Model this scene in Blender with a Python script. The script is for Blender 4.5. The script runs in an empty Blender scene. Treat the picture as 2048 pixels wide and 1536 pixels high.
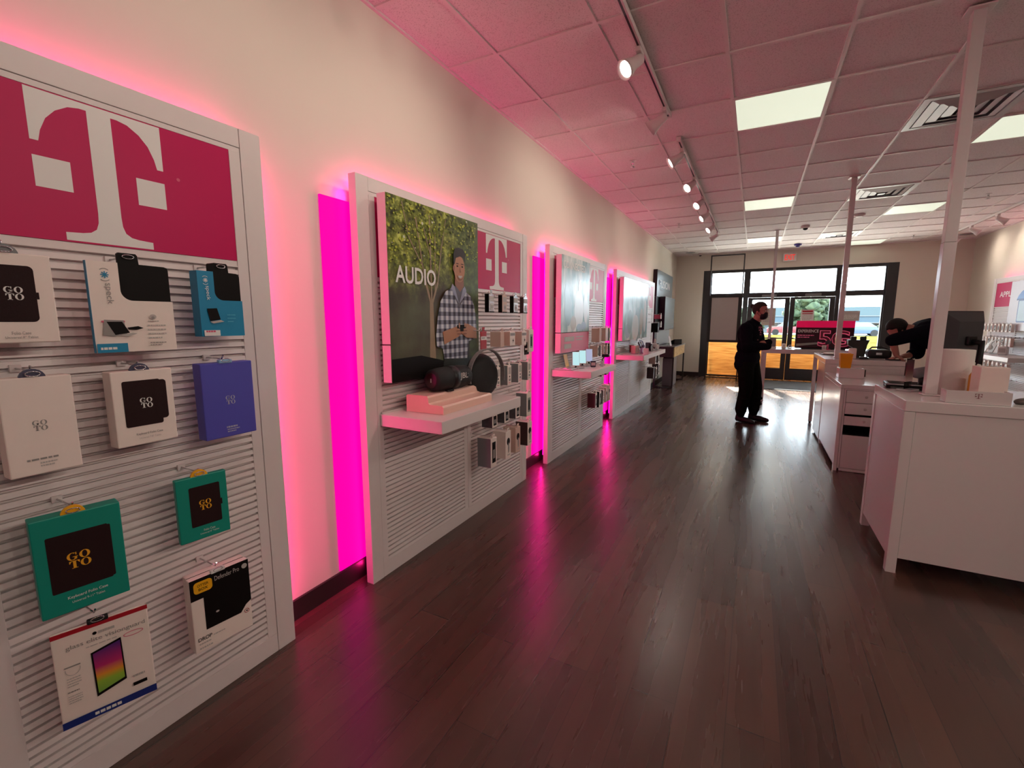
import bpy, bmesh, math, random
from mathutils import Vector, Matrix
from mathutils.geometry import tessellate_polygon

random.seed(7)
SC = bpy.context.scene
COL = SC.collection
PI = math.pi
R = math.radians

# ------------------------------------------------------------------ camera, sky, sun, exposure
cam_d = bpy.data.cameras.new('camera')
cam_d.sensor_width = 36.0
cam_d.lens = 909.0 / 2048.0 * 36.0
cam_d.clip_start = 0.02
cam_d.clip_end = 400
cam = bpy.data.objects.new('camera', cam_d)
cam.location = (0, 0, 1.5)
cam.rotation_euler = (R(90 - 8.015), 0, R(27.898))
COL.objects.link(cam)
SC.camera = cam

SC.view_settings.view_transform = 'Standard'
SC.view_settings.look = 'None'
SC.view_settings.gamma = 1.0
SC.view_settings.use_curve_mapping = False
SC.view_settings.exposure = 0.0

SKY = 16.0
SUN = 48.0
PANEL = 0.93
SPOT = 15.0
LED = 4.0

w = bpy.data.worlds.new('sky')
SC.world = w
w.use_nodes = True
bg = w.node_tree.nodes['Background']
bg.inputs[0].default_value = (0.78, 0.90, 1.0, 1)
bg.inputs[1].default_value = SKY

sun_d = bpy.data.lights.new('sun', 'SUN')
sun_d.energy = SUN
sun_d.color = (1.0, 0.93, 0.80)
sun_d.angle = R(0.6)
sun = bpy.data.objects.new('sun', sun_d)
_v = Vector((0.27, -0.93, -0.435)).normalized()
sun.rotation_euler = (-_v).to_track_quat('Z', 'Y').to_euler()
sun.location = (-5, 30, 25)
COL.objects.link(sun)

# ------------------------------------------------------------------ materials
MATS = {}
def srgb(r, g, b):
    f = lambda c: (c / 255.0 / 12.92) if c / 255.0 <= 0.04045 else ((c / 255.0 + 0.055) / 1.055) ** 2.4
    return (f(r), f(g), f(b))

def mat(name, col, rough=0.5, metal=0.0, vary=0.04, scale=30.0, bump=0.0, emit=None, estr=0.0, spec=0.5, coat=0.0, trans=0.0):
    if name in MATS: return MATS[name]
    m = bpy.data.materials.new(name); m.use_nodes = True
    nt = m.node_tree; b = nt.nodes['Principled BSDF']
    b.inputs['Roughness'].default_value = rough
    b.inputs['Metallic'].default_value = metal
    b.inputs['Specular IOR Level'].default_value = spec
    b.inputs['Coat Weight'].default_value = coat
    b.inputs['Transmission Weight'].default_value = trans
    tc = nt.nodes.new('ShaderNodeTexCoord')
    nz = nt.nodes.new('ShaderNodeTexNoise')
    nz.inputs['Scale'].default_value = scale
    nz.inputs['Detail'].default_value = 3
    nt.links.new(tc.outputs['Object'], nz.inputs['Vector'])
    mx = nt.nodes.new('ShaderNodeMix'); mx.data_type = 'RGBA'
    k0 = 1 - vary; k1 = 1 + vary
    mx.inputs[6].default_value = (col[0]*k0, col[1]*k0, col[2]*k0, 1)
    mx.inputs[7].default_value = (min(1, col[0]*k1), min(1, col[1]*k1), min(1, col[2]*k1), 1)
    nt.links.new(nz.outputs['Fac'], mx.inputs[0])
    nt.links.new(mx.outputs[2], b.inputs['Base Color'])
    if bump:
        bp = nt.nodes.new('ShaderNodeBump'); bp.inputs['Strength'].default_value = bump
        bp.inputs['Distance'].default_value = 0.01
        nt.links.new(nz.outputs['Fac'], bp.inputs['Height']); nt.links.new(bp.outputs[0], b.inputs['Normal'])
    if emit:
        b.inputs['Emission Color'].default_value = (*emit, 1)
        b.inputs['Emission Strength'].default_value = estr
    MATS[name] = m
    return m

def nodes_of(name):
    m = bpy.data.materials.new(name); m.use_nodes = True
    MATS[name] = m
    nt = m.node_tree
    return m, nt, nt.nodes['Principled BSDF'], nt.nodes.new, nt.links.new

WHITE = mat('painted white fixture', (0.74, 0.66, 0.65), 0.42, vary=0.02)
WHITE_GLOSS = mat('white laminate', (0.72, 0.68, 0.67), 0.22, vary=0.02, coat=0.2)
WALLM = mat('warm white wall paint', (0.72, 0.66, 0.57), 0.75, vary=0.02, scale=4)
CEILBAR = mat('ceiling grid paint', (0.80, 0.73, 0.71), 0.5)
DARKBASE = mat('dark brown baseboard', (0.018, 0.010, 0.010), 0.45)
BLACK = mat('black plastic', (0.006, 0.006, 0.007), 0.4, spec=.35)
BLACKMET = mat('black metal frame', (0.015, 0.014, 0.014), 0.45)
ALU = mat('dark bronze aluminium', (0.035, 0.034, 0.036), 0.4, metal=0.3)
CHROME = mat('chrome', (0.75, 0.75, 0.77), 0.16, metal=1.0)
GREYP = mat('grey plastic', (0.18, 0.18, 0.19), 0.4)
MAGENTA = mat('magenta print', srgb(194, 0, 86), 0.4, vary=.01, spec=.25)
PINKP = mat('dusty pink print', srgb(214, 84, 120), 0.45, vary=0.02)
PRINTW = mat('white print', (0.80, 0.77, 0.75), 0.45, vary=0.01)
PRINTK = mat('black print', (0.005, 0.003, 0.003), 0.5, vary=0.01, spec=0.15)
PRINTG = mat('grey print', (0.30, 0.27, 0.26), 0.5, vary=0.02)
PRINTLG = mat('pale grey print', (0.50, 0.45, 0.43), 0.5, vary=0.02)
GOLD = mat('gold foil print', srgb(240, 172, 40), 0.4)
CARD = mat('white cardboard', (0.88, 0.76, 0.70), 0.5, vary=0.03)
TEAL = mat('teal cardboard', srgb(0, 142, 124), 0.45, vary=0.04)
PURPLE = mat('violet blue cardboard', srgb(80, 78, 178), 0.45, vary=0.03)
BLUEC = mat('bright blue cardboard', srgb(0, 132, 175), 0.45, vary=0.03)
CASEM = mat('dark brown leatherette', srgb(40, 18, 20), 0.65, vary=0.15, scale=300, bump=0.1, spec=.2)
REDC = mat('dark red print', srgb(170, 12, 34), 0.45)
NAVY = mat('navy print', srgb(14, 40, 120), 0.45)
YELLOW = mat('yellow print', srgb(244, 176, 20), 0.45)
SKIN = mat('skin', srgb(176, 122, 108), 0.55, vary=0.05)
CREAM = mat('cream acrylic', srgb(230, 190, 175), 0.3, vary=0.02)
ORANGE = mat('yellow plastic', srgb(236, 160, 6), 0.35)
AMBER = mat('amber gel', srgb(225, 150, 60), 0.2)
LENS = mat('lamp lens', (1, 0.95, 0.85), 0.3, emit=(1.0, 0.93, 0.80), estr=14.0)
LEDM = mat('magenta led', (0.02, 0, 0.01), 0.4, emit=(1.0, 0.0, 0.42), estr=3.0)
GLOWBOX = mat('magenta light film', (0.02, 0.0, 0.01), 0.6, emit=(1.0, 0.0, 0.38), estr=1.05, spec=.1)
DIFFUSER = mat('frosted panel diffuser', (0.2, 0.2, 0.18), 0.5, emit=(0.80, 0.84, 0.66), estr=PANEL)

def glass():
    m, nt, b, N, L = nodes_of('window glass')
    out = nt.nodes['Material Output']
    t = N('ShaderNodeBsdfTransparent'); t.inputs[0].default_value = (0.97, 0.985, 0.98, 1)
    g = N('ShaderNodeBsdfGlossy'); g.inputs['Roughness'].default_value = 0.02
    lw = N('ShaderNodeLayerWeight'); lw.inputs[0].default_value = 0.12
    mx = N('ShaderNodeMixShader')
    L(lw.outputs['Fresnel'], mx.inputs[0]); L(t.outputs[0], mx.inputs[1]); L(g.outputs[0], mx.inputs[2])
    L(mx.outputs[0], out.inputs[0])
    return m
GLASS = glass()

def floor_mat():
    m, nt, b, N, L = nodes_of('dark wood plank floor')
    tc = N('ShaderNodeTexCoord')
    mp = N('ShaderNodeMapping'); mp.inputs['Rotation'].default_value = (0, 0, R(90))
    L(tc.outputs['Object'], mp.inputs[0])
    br = N('ShaderNodeTexBrick')
    br.offset = 0.37
    br.inputs['Scale'].default_value = 1.0
    br.inputs['Brick Width'].default_value = 1.25
    br.inputs['Row Height'].default_value = 0.18
    br.inputs['Mortar Size'].default_value = 0.0022
    br.inputs['Mortar Smooth'].default_value = 0.1
    br.inputs['Color1'].default_value = (0.100, 0.050, 0.036, 1)
    br.inputs['Color2'].default_value = (0.060, 0.031, 0.024, 1)
    br.inputs['Mortar'].default_value = (0.040, 0.022, 0.018, 1)
    L(mp.outputs[0], br.inputs[0])
    mp2 = N('ShaderNodeMapping'); mp2.inputs['Scale'].default_value = (14, 0.9, 1)
    L(tc.outputs['Object'], mp2.inputs[0])
    nz = N('ShaderNodeTexNoise'); nz.inputs['Scale'].default_value = 0.9; nz.inputs['Detail'].default_value = 4
    nz.inputs['Roughness'].default_value = 0.5
    L(mp2.outputs[0], nz.inputs['Vector'])
    rp = N('ShaderNodeValToRGB')
    rp.color_ramp.elements[0].position = 0.3; rp.color_ramp.elements[0].color = (0.76, 0.73, 0.72, 1)
    rp.color_ramp.elements[1].position = 0.72; rp.color_ramp.elements[1].color = (1.15, 1.05, 1.0, 1)
    L(nz.outputs['Fac'], rp.inputs[0])
    mx = N('ShaderNodeMix'); mx.data_type = 'RGBA'; mx.blend_type = 'MULTIPLY'; mx.inputs[0].default_value = 0.9
    L(br.outputs['Color'], mx.inputs[6]); L(rp.outputs[0], mx.inputs[7])
    L(mx.outputs[2], b.inputs['Base Color'])
    r2 = N('ShaderNodeMapRange'); r2.inputs[3].default_value = 0.24; r2.inputs[4].default_value = 0.31
    L(nz.outputs['Fac'], r2.inputs[0]); L(r2.outputs[0], b.inputs['Roughness'])
    bp = N('ShaderNodeBump'); bp.inputs['Strength'].default_value = 0.04; bp.inputs['Distance'].default_value = 0.001
    L(nz.outputs['Fac'], bp.inputs['Height']); L(bp.outputs[0], b.inputs['Normal'])
    b.inputs['Specular IOR Level'].default_value = 0.8
    return m

def ceil_mat():
    m, nt, b, N, L = nodes_of('mineral fibre ceiling tile')
    tc = N('ShaderNodeTexCoord')
    nz = N('ShaderNodeTexNoise'); nz.inputs['Scale'].default_value = 160; nz.inputs['Detail'].default_value = 4
    L(tc.outputs['Object'], nz.inputs['Vector'])
    rp = N('ShaderNodeValToRGB')
    rp.color_ramp.elements[0].position = 0.34; rp.color_ramp.elements[0].color = (0.60, 0.53, 0.52, 1)
    rp.color_ramp.elements[1].position = 0.46; rp.color_ramp.elements[1].color = (0.83, 0.76, 0.75, 1)
    L(nz.outputs['Fac'], rp.inputs[0]); L(rp.outputs[0], b.inputs['Base Color'])
    b.inputs['Roughness'].default_value = 0.85
    bp = N('ShaderNodeBump'); bp.inputs['Strength'].default_value = 0.25; bp.inputs['Distance'].default_value = 0.003
    L(nz.outputs['Fac'], bp.inputs['Height']); L(bp.outputs[0], b.inputs['Normal'])
    return m

def two_tone(name, c1, c2, scale, lo, hi, rough=0.6, stretch=(1, 1, 1), detail=4, kind='noise', extra=None):
    """blotchy pattern of two or three colours"""
    m, nt, b, N, L = nodes_of(name)
    tc = N('ShaderNodeTexCoord'); mp = N('ShaderNodeMapping'); mp.inputs['Scale'].default_value = stretch
    L(tc.outputs['Object'], mp.inputs[0])
    if kind == 'noise':
        nz = N('ShaderNodeTexNoise'); nz.inputs['Scale'].default_value = scale; nz.inputs['Detail'].default_value = detail
        fac = nz.outputs['Fac']
    else:
        nz = N('ShaderNodeTexVoronoi'); nz.inputs['Scale'].default_value = scale
        fac = nz.outputs['Distance']
    L(mp.outputs[0], nz.inputs['Vector'])
    rp = N('ShaderNodeValToRGB')
    rp.color_ramp.elements[0].position = lo; rp.color_ramp.elements[0].color = (*c1, 1)
    rp.color_ramp.elements[1].position = hi; rp.color_ramp.elements[1].color = (*c2, 1)
    if extra:
        e = rp.color_ramp.elements.new((lo + hi) / 2); e.color = (*extra, 1)
    L(fac, rp.inputs[0]); L(rp.outputs[0], b.inputs['Base Color'])
    b.inputs['Specular IOR Level'].default_value = 0.3
    b.inputs['Roughness'].default_value = rough
    return m

def forest_mat():
    m, nt, b, N, L = nodes_of('forest photograph print')
    tc = N('ShaderNodeTexCoord')
    n1 = N('ShaderNodeTexNoise'); n1.inputs['Scale'].default_value = 16; n1.inputs['Detail'].default_value = 8; n1.inputs['Roughness'].default_value = 0.72
    L(tc.outputs['Object'], n1.inputs['Vector'])
    leaf = N('ShaderNodeValToRGB')
    cr = leaf.color_ramp
    cr.elements[0].position = 0.38; cr.elements[0].color = (*srgb(34, 34, 16), 1)
    cr.elements[1].position = 0.66; cr.elements[1].color = (*srgb(206, 214, 110), 1)
    e = cr.elements.new(0.52); e.color = (*srgb(112, 122, 38), 1)
    L(n1.outputs['Fac'], leaf.inputs[0])
    n2 = N('ShaderNodeTexNoise'); n2.inputs['Scale'].default_value = 3.2; n2.inputs['Detail'].default_value = 5
    L(tc.outputs['Object'], n2.inputs['Vector'])
    low = N('ShaderNodeValToRGB')
    low.color_ramp.elements[0].position = 0.35; low.color_ramp.elements[0].color = (*srgb(58, 42, 30), 1)
    low.color_ramp.elements[1].position = 0.68; low.color_ramp.elements[1].color = (*srgb(96, 100, 72), 1)
    L(n2.outputs['Fac'], low.inputs[0])
    sx = N('ShaderNodeSeparateXYZ'); L(tc.outputs['Object'], sx.inputs[0])
    ad = N('ShaderNodeMath'); ad.operation = 'MULTIPLY_ADD'; ad.inputs[1].default_value = 0.35
    L(n2.outputs['Fac'], ad.inputs[0]); L(sx.outputs['Z'], ad.inputs[2])
    mr = N('ShaderNodeMapRange'); mr.inputs[1].default_value = 0.62; mr.inputs[2].default_value = 0.86
    L(ad.outputs[0], mr.inputs[0])
    mx = N('ShaderNodeMix'); mx.data_type = 'RGBA'
    L(mr.outputs[0], mx.inputs[0]); L(low.outputs[0], mx.inputs[6]); L(leaf.outputs[0], mx.inputs[7])
    # right side: greener bush
    n3 = N('ShaderNodeTexNoise'); n3.inputs['Scale'].default_value = 20; n3.inputs['Detail'].default_value = 3
    L(tc.outputs['Object'], n3.inputs['Vector'])
    gr = N('ShaderNodeValToRGB')
    gr.color_ramp.elements[0].position = 0.3; gr.color_ramp.elements[0].color = (*srgb(40, 52, 30), 1)
    gr.color_ramp.elements[1].position = 0.75; gr.color_ramp.elements[1].color = (*srgb(86, 110, 52), 1)
    L(n3.outputs['Fac'], gr.inputs[0])
    m2 = N('ShaderNodeMapRange'); m2.inputs[1].default_value = 0.50; m2.inputs[2].default_value = 0.72
    L(sx.outputs['X'], m2.inputs[0])
    mu = N('ShaderNodeMath'); mu.operation = 'MULTIPLY'; mu.inputs[1].default_value = 0.75; L(m2.outputs[0], mu.inputs[0])
    mx2 = N('ShaderNodeMix'); mx2.data_type = 'RGBA'
    L(mu.outputs[0], mx2.inputs[0]); L(mx.outputs[2], mx2.inputs[6]); L(gr.outputs[0], mx2.inputs[7])
    L(mx2.outputs[2], b.inputs['Base Color'])
    b.inputs['Roughness'].default_value = 0.4
    return m

def plaid_mat():
    m, nt, b, N, L = nodes_of('plaid shirt print')
    tc = N('ShaderNodeTexCoord'); sx = N('ShaderNodeSeparateXYZ'); L(tc.outputs['Object'], sx.inputs[0])
    def band(o, s):
        a = N('ShaderNodeMath'); a.operation = 'MULTIPLY'; a.inputs[1].default_value = s; L(o, a.inputs[0])
        f = N('ShaderNodeMath'); f.operation = 'FRACT'; L(a.outputs[0], f.inputs[0])
        g = N('ShaderNodeMath'); g.operation = 'GREATER_THAN'; g.inputs[1].default_value = 0.5; L(f.outputs[0], g.inputs[0])
        return g.outputs[0]
    a = N('ShaderNodeMath'); a.operation = 'ADD'
    L(band(sx.outputs['X'], 19), a.inputs[0]); L(band(sx.outputs['Z'], 19), a.inputs[1])
    d = N('ShaderNodeMath'); d.operation = 'MULTIPLY'; d.inputs[1].default_value = 0.5; L(a.outputs[0], d.inputs[0])
    rp = N('ShaderNodeValToRGB'); rp.color_ramp.interpolation = 'CONSTANT'
    rp.color_ramp.elements[0].position = 0; rp.color_ramp.elements[0].color = (*srgb(52, 48, 62), 1)
    rp.color_ramp.elements[1].position = 0.75; rp.color_ramp.elements[1].color = (*srgb(196, 196, 204), 1)
    e = rp.color_ramp.elements.new(0.25); e.color = (*srgb(122, 122, 140), 1)
    L(d.outputs[0], rp.inputs[0]); L(rp.outputs[0], b.inputs['Base Color'])
    b.inputs['Roughness'].default_value = 0.4
    return m

def grad_mat(name, stops, axis, lo, hi, rough=0.35):
    """printed colour gradient along one local axis"""
    m, nt, b, N, L = nodes_of(name)
    tc = N('ShaderNodeTexCoord'); sx = N('ShaderNodeSeparateXYZ'); L(tc.outputs['Object'], sx.inputs[0])
    mr = N('ShaderNodeMapRange'); mr.inputs[1].default_value = lo; mr.inputs[2].default_value = hi
    L(sx.outputs[axis], mr.inputs[0])
    rp = N('ShaderNodeValToRGB'); cr = rp.color_ramp
    cr.elements[0].position = stops[0][0]; cr.elements[0].color = (*stops[0][1], 1)
    cr.elements[1].position = stops[-1][0]; cr.elements[1].color = (*stops[-1][1], 1)
    for p, c in stops[1:-1]:
        e = cr.elements.new(p); e.color = (*c, 1)
    L(mr.outputs[0], rp.inputs[0]); L(rp.outputs[0], b.inputs['Base Color'])
    b.inputs['Roughness'].default_value = rough
    return m

FLOORM = floor_mat()
CEILM = ceil_mat()
FOREST = forest_mat()
PLAID = plaid_mat()
TEALPH = two_tone('pale teal photograph print', srgb(96, 138, 148), srgb(226, 230, 230), 4.5, 0.36, 0.66, 0.25, (1.8, 1, 0.6), 3, extra=srgb(172, 192, 196))
TEALPH2 = two_tone('blue sky photograph print', srgb(92, 120, 122), srgb(205, 226, 232), 3.0, 0.36, 0.62, 0.25, (1.5, 1, 0.5), 3, extra=srgb(150, 186, 194))
def boards():
    m = two_tone('orange pine boards', srgb(186, 120, 52), srgb(238, 186, 110), 2.2, 0.3, 0.7, 0.6, (1.2, 6, 16), 6, extra=srgb(222, 160, 84))
    nt = m.node_tree; b = nt.nodes['Principled BSDF']; out = nt.nodes['Material Output']
    src = b.inputs['Base Color'].links[0].from_socket
    gm = nt.nodes.new('ShaderNodeGamma'); gm.inputs[1].default_value = 0.62; nt.links.new(src, gm.inputs[0])
    tl = nt.nodes.new('ShaderNodeBsdfTranslucent'); nt.links.new(gm.outputs[0], tl.inputs[0])
    mx = nt.nodes.new('ShaderNodeMixShader'); mx.inputs[0].default_value = 0.13
    nt.links.new(b.outputs[0], mx.inputs[1]); nt.links.new(tl.outputs[0], mx.inputs[2]); nt.links.new(mx.outputs[0], out.inputs[0])
    return m
WOOD = boards()
WOODT = two_tone('oak drawer front', srgb(176, 138, 78), srgb(212, 178, 112), 3, 0.3, 0.7, 0.45, (1, 2, 14), 5)
GRASS = two_tone('dry grass', (.066, .054, .014), (.090, .074, .022), 1.2, 0.3, 0.7, 0.9)
GRASS.node_tree.nodes['Principled BSDF'].inputs['Specular IOR Level'].default_value = 0.0
LEAFM = two_tone('sunlit leaves', (.020, .040, .026), (.060, .080, .036), 2.2, 0.3, 0.7, 0.8)
CONC = mat('pale concrete', (0.60, 0.56, 0.50), 0.8, vary=0.08, scale=3)
ASPH = mat('asphalt', (0.06, 0.06, 0.065), 0.85, vary=0.1, scale=6)
MATM = mat('blue grey entrance mat', (0.085, 0.095, 0.11), 0.95, vary=0.25, scale=260, bump=0.3)
CLOTHK = mat('black cloth', (0.0045, 0.0055, 0.010), 0.9, vary=0.3, scale=40, bump=0.3, spec=0.1)
CLOTHN = mat('dark olive trousers cloth', (0.006, 0.008, 0.006), 0.9, vary=0.3, scale=24, bump=0.4, spec=0.1)
HAIRM = mat('dark hair', (0.010, 0.008, 0.007), 0.6, vary=0.35, scale=90, bump=0.3, spec=0.2)
HAIRB = mat('brown hair', (0.030, 0.023, 0.016), 0.6, vary=0.35, scale=90, bump=0.3, spec=0.2)

# ------------------------------------------------------------------ mesh helpers
class MB:
    """collects shapes into one mesh object with several material slots"""
    def __init__(s): s.bm = bmesh.new(); s.mats = []
    def mi(s, m):
        if m not in s.mats: s.mats.append(m)
        return s.mats.index(m)
    def _fin(s, geo, m, mtx=None, smooth=False):
        i = s.mi(m)
        fs = set()
        for v in geo:
            if mtx is not None: v.co = mtx @ v.co
            for f in v.link_faces: fs.add(f)
        for f in fs: f.material_index = i; f.smooth = smooth
        return s
    def box(s, x0, x1, y0, y1, z0, z1, m, bev=0.0, seg=2, mtx=None):
        r = bmesh.ops.create_cube(s.bm, size=1.0)
        vs = r['verts']
        for v in vs:
            v.co = Vector(((x0+x1)/2 + v.co.x*(x1-x0), (y0+y1)/2 + v.co.y*(y1-y0), (z0+z1)/2 + v.co.z*(z1-z0)))
        if bev > 0:
            es = list({e for v in vs for e in v.link_edges})
            q = bmesh.ops.bevel(s.bm, geom=es, offset=bev, segments=seg, affect='EDGES', profile=0.5)
            vs = list({v for f in q['faces'] for v in f.verts} | {v for v in vs if v.is_valid})
            seen = set(vs); st = list(vs)
            while st:
                v = st.pop()
                for e in v.link_edges:
                    o = e.other_vert(v)
                    if o not in seen: seen.add(o); st.append(o)
            vs = list(seen)
        return s._fin(vs, m, mtx)
    def tube(s, p0, p1, r0, m, r1=None, seg=12, caps=True, smooth=True):
        p0 = Vector(p0); p1 = Vector(p1); d = p1 - p0
        if d.length < 1e-6: return s
        r = bmesh.ops.create_cone(s.bm, cap_ends=caps, segments=seg, radius1=r0, radius2=r0 if r1 is None else r1, depth=d.length)
        q = d.to_track_quat('Z', 'Y').to_matrix().to_4x4()
        s._fin(r['verts'], m, Matrix.Translation((p0+p1)/2) @ q, False)
        if smooth:
            for v in r['verts']:
                for f in v.link_faces:
                    if len(f.verts) == 4: f.smooth = True
        return s
    def path(s, pts, rad, m, seg=8):
        for a, b in zip(pts[:-1], pts[1:]): s.tube(a, b, rad, m, seg=seg)
        for p in pts[1:-1]: s.ball(p, rad, m, sub=1)
        return s
    def ball(s, c, r, m, sub=2, scale=(1, 1, 1), mtx=None):
        g = bmesh.ops.create_icosphere(s.bm, subdivisions=sub, radius=r)
        M = Matrix.Translation(Vector(c)) @ (mtx or Matrix.Identity(4)) @ Matrix.Diagonal((*scale, 1))
        return s._fin(g['verts'], m, M, True)
    def cap(s, p0, r0, p1, r1, m, sub=2):
        s.ball(p0, r0, m, sub); s.ball(p1, r1, m, sub)
        return s.tube(p0, p1, r0, m, r1, seg=16)
    def lathe(s, prof, m, seg=24, mtx=None):
        rings = []
        for r, z in prof:
            rings.append([s.bm.verts.new((r*math.cos(2*PI*k/seg), r*math.sin(2*PI*k/seg), z)) for k in range(seg)])
        for a, b in zip(rings[:-1], rings[1:]):
            for k in range(seg):
                s.bm.faces.new((a[k], a[(k+1) % seg], b[(k+1) % seg], b[k]))
        for ring, rev in ((rings[0], True), (rings[-1], False)):
            if prof[0 if rev else -1][0] > 1e-4: s.bm.faces.new(ring[::-1] if rev else ring)
        return s._fin([v for r in rings for v in r], m, mtx, True)
    def prism(s, poly, axis, a0, a1, m):
        """poly: (u,v) outline; extruded along axis ('x','y','z') from a0 to a1"""
        def P(u, v, a): return {'x': (a, u, v), 'y': (u, a, v), 'z': (u, v, a)}[axis]
        A = [s.bm.verts.new(P(u, v, a0)) for u, v in poly]; B = [s.bm.verts.new(P(u, v, a1)) for u, v in poly]
        n = len(poly)
        for k in range(n): s.bm.faces.new((A[k], A[(k+1) % n], B[(k+1) % n], B[k]))
        tris = tessellate_polygon([[Vector((u, v, 0)) for u, v in poly]])
        for t in tris:
            s.bm.faces.new([A[i] for i in t]); s.bm.faces.new([B[i] for i in t[::-1]])
        return s._fin(A + B, m)
    def quad(s, pts, m):
        vs = [s.bm.verts.new(p) for p in pts]; s.bm.faces.new(vs)
        return s._fin(vs, m)
    def build(s, name, parent=None, loc=None, rot=None, norm=True):
        me = bpy.data.meshes.new(name)
        if norm: bmesh.ops.recalc_face_normals(s.bm, faces=s.bm.faces[:])
        s.bm.to_mesh(me); s.bm.free()
        for m in s.mats: me.materials.append(m)
        o = bpy.data.objects.new(name, me); COL.objects.link(o)
        if parent: o.parent = parent
        if loc: o.location = loc
        if rot: o.rotation_euler = rot
        return o

_TX = {}
def text_geo(body, off=0.0, shear=0.0):
    k = (body, off, shear)
    if k not in _TX:
        cu = bpy.data.curves.new('lettering', 'FONT'); cu.body = body; cu.size = 1.0; cu.offset = off; cu.shear = shear
        cu.resolution_u = 3
        o = bpy.data.objects.new('lettering', cu)
        me = bpy.data.meshes.new_from_object(o)
        vs = [tuple(v.co) for v in me.vertices]; fs = [tuple(p.vertices) for p in me.polygons]
        bpy.data.objects.remove(o); bpy.data.curves.remove(cu); bpy.data.meshes.remove(me)
        _TX[k] = (vs, fs)
    return _TX[k]

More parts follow.
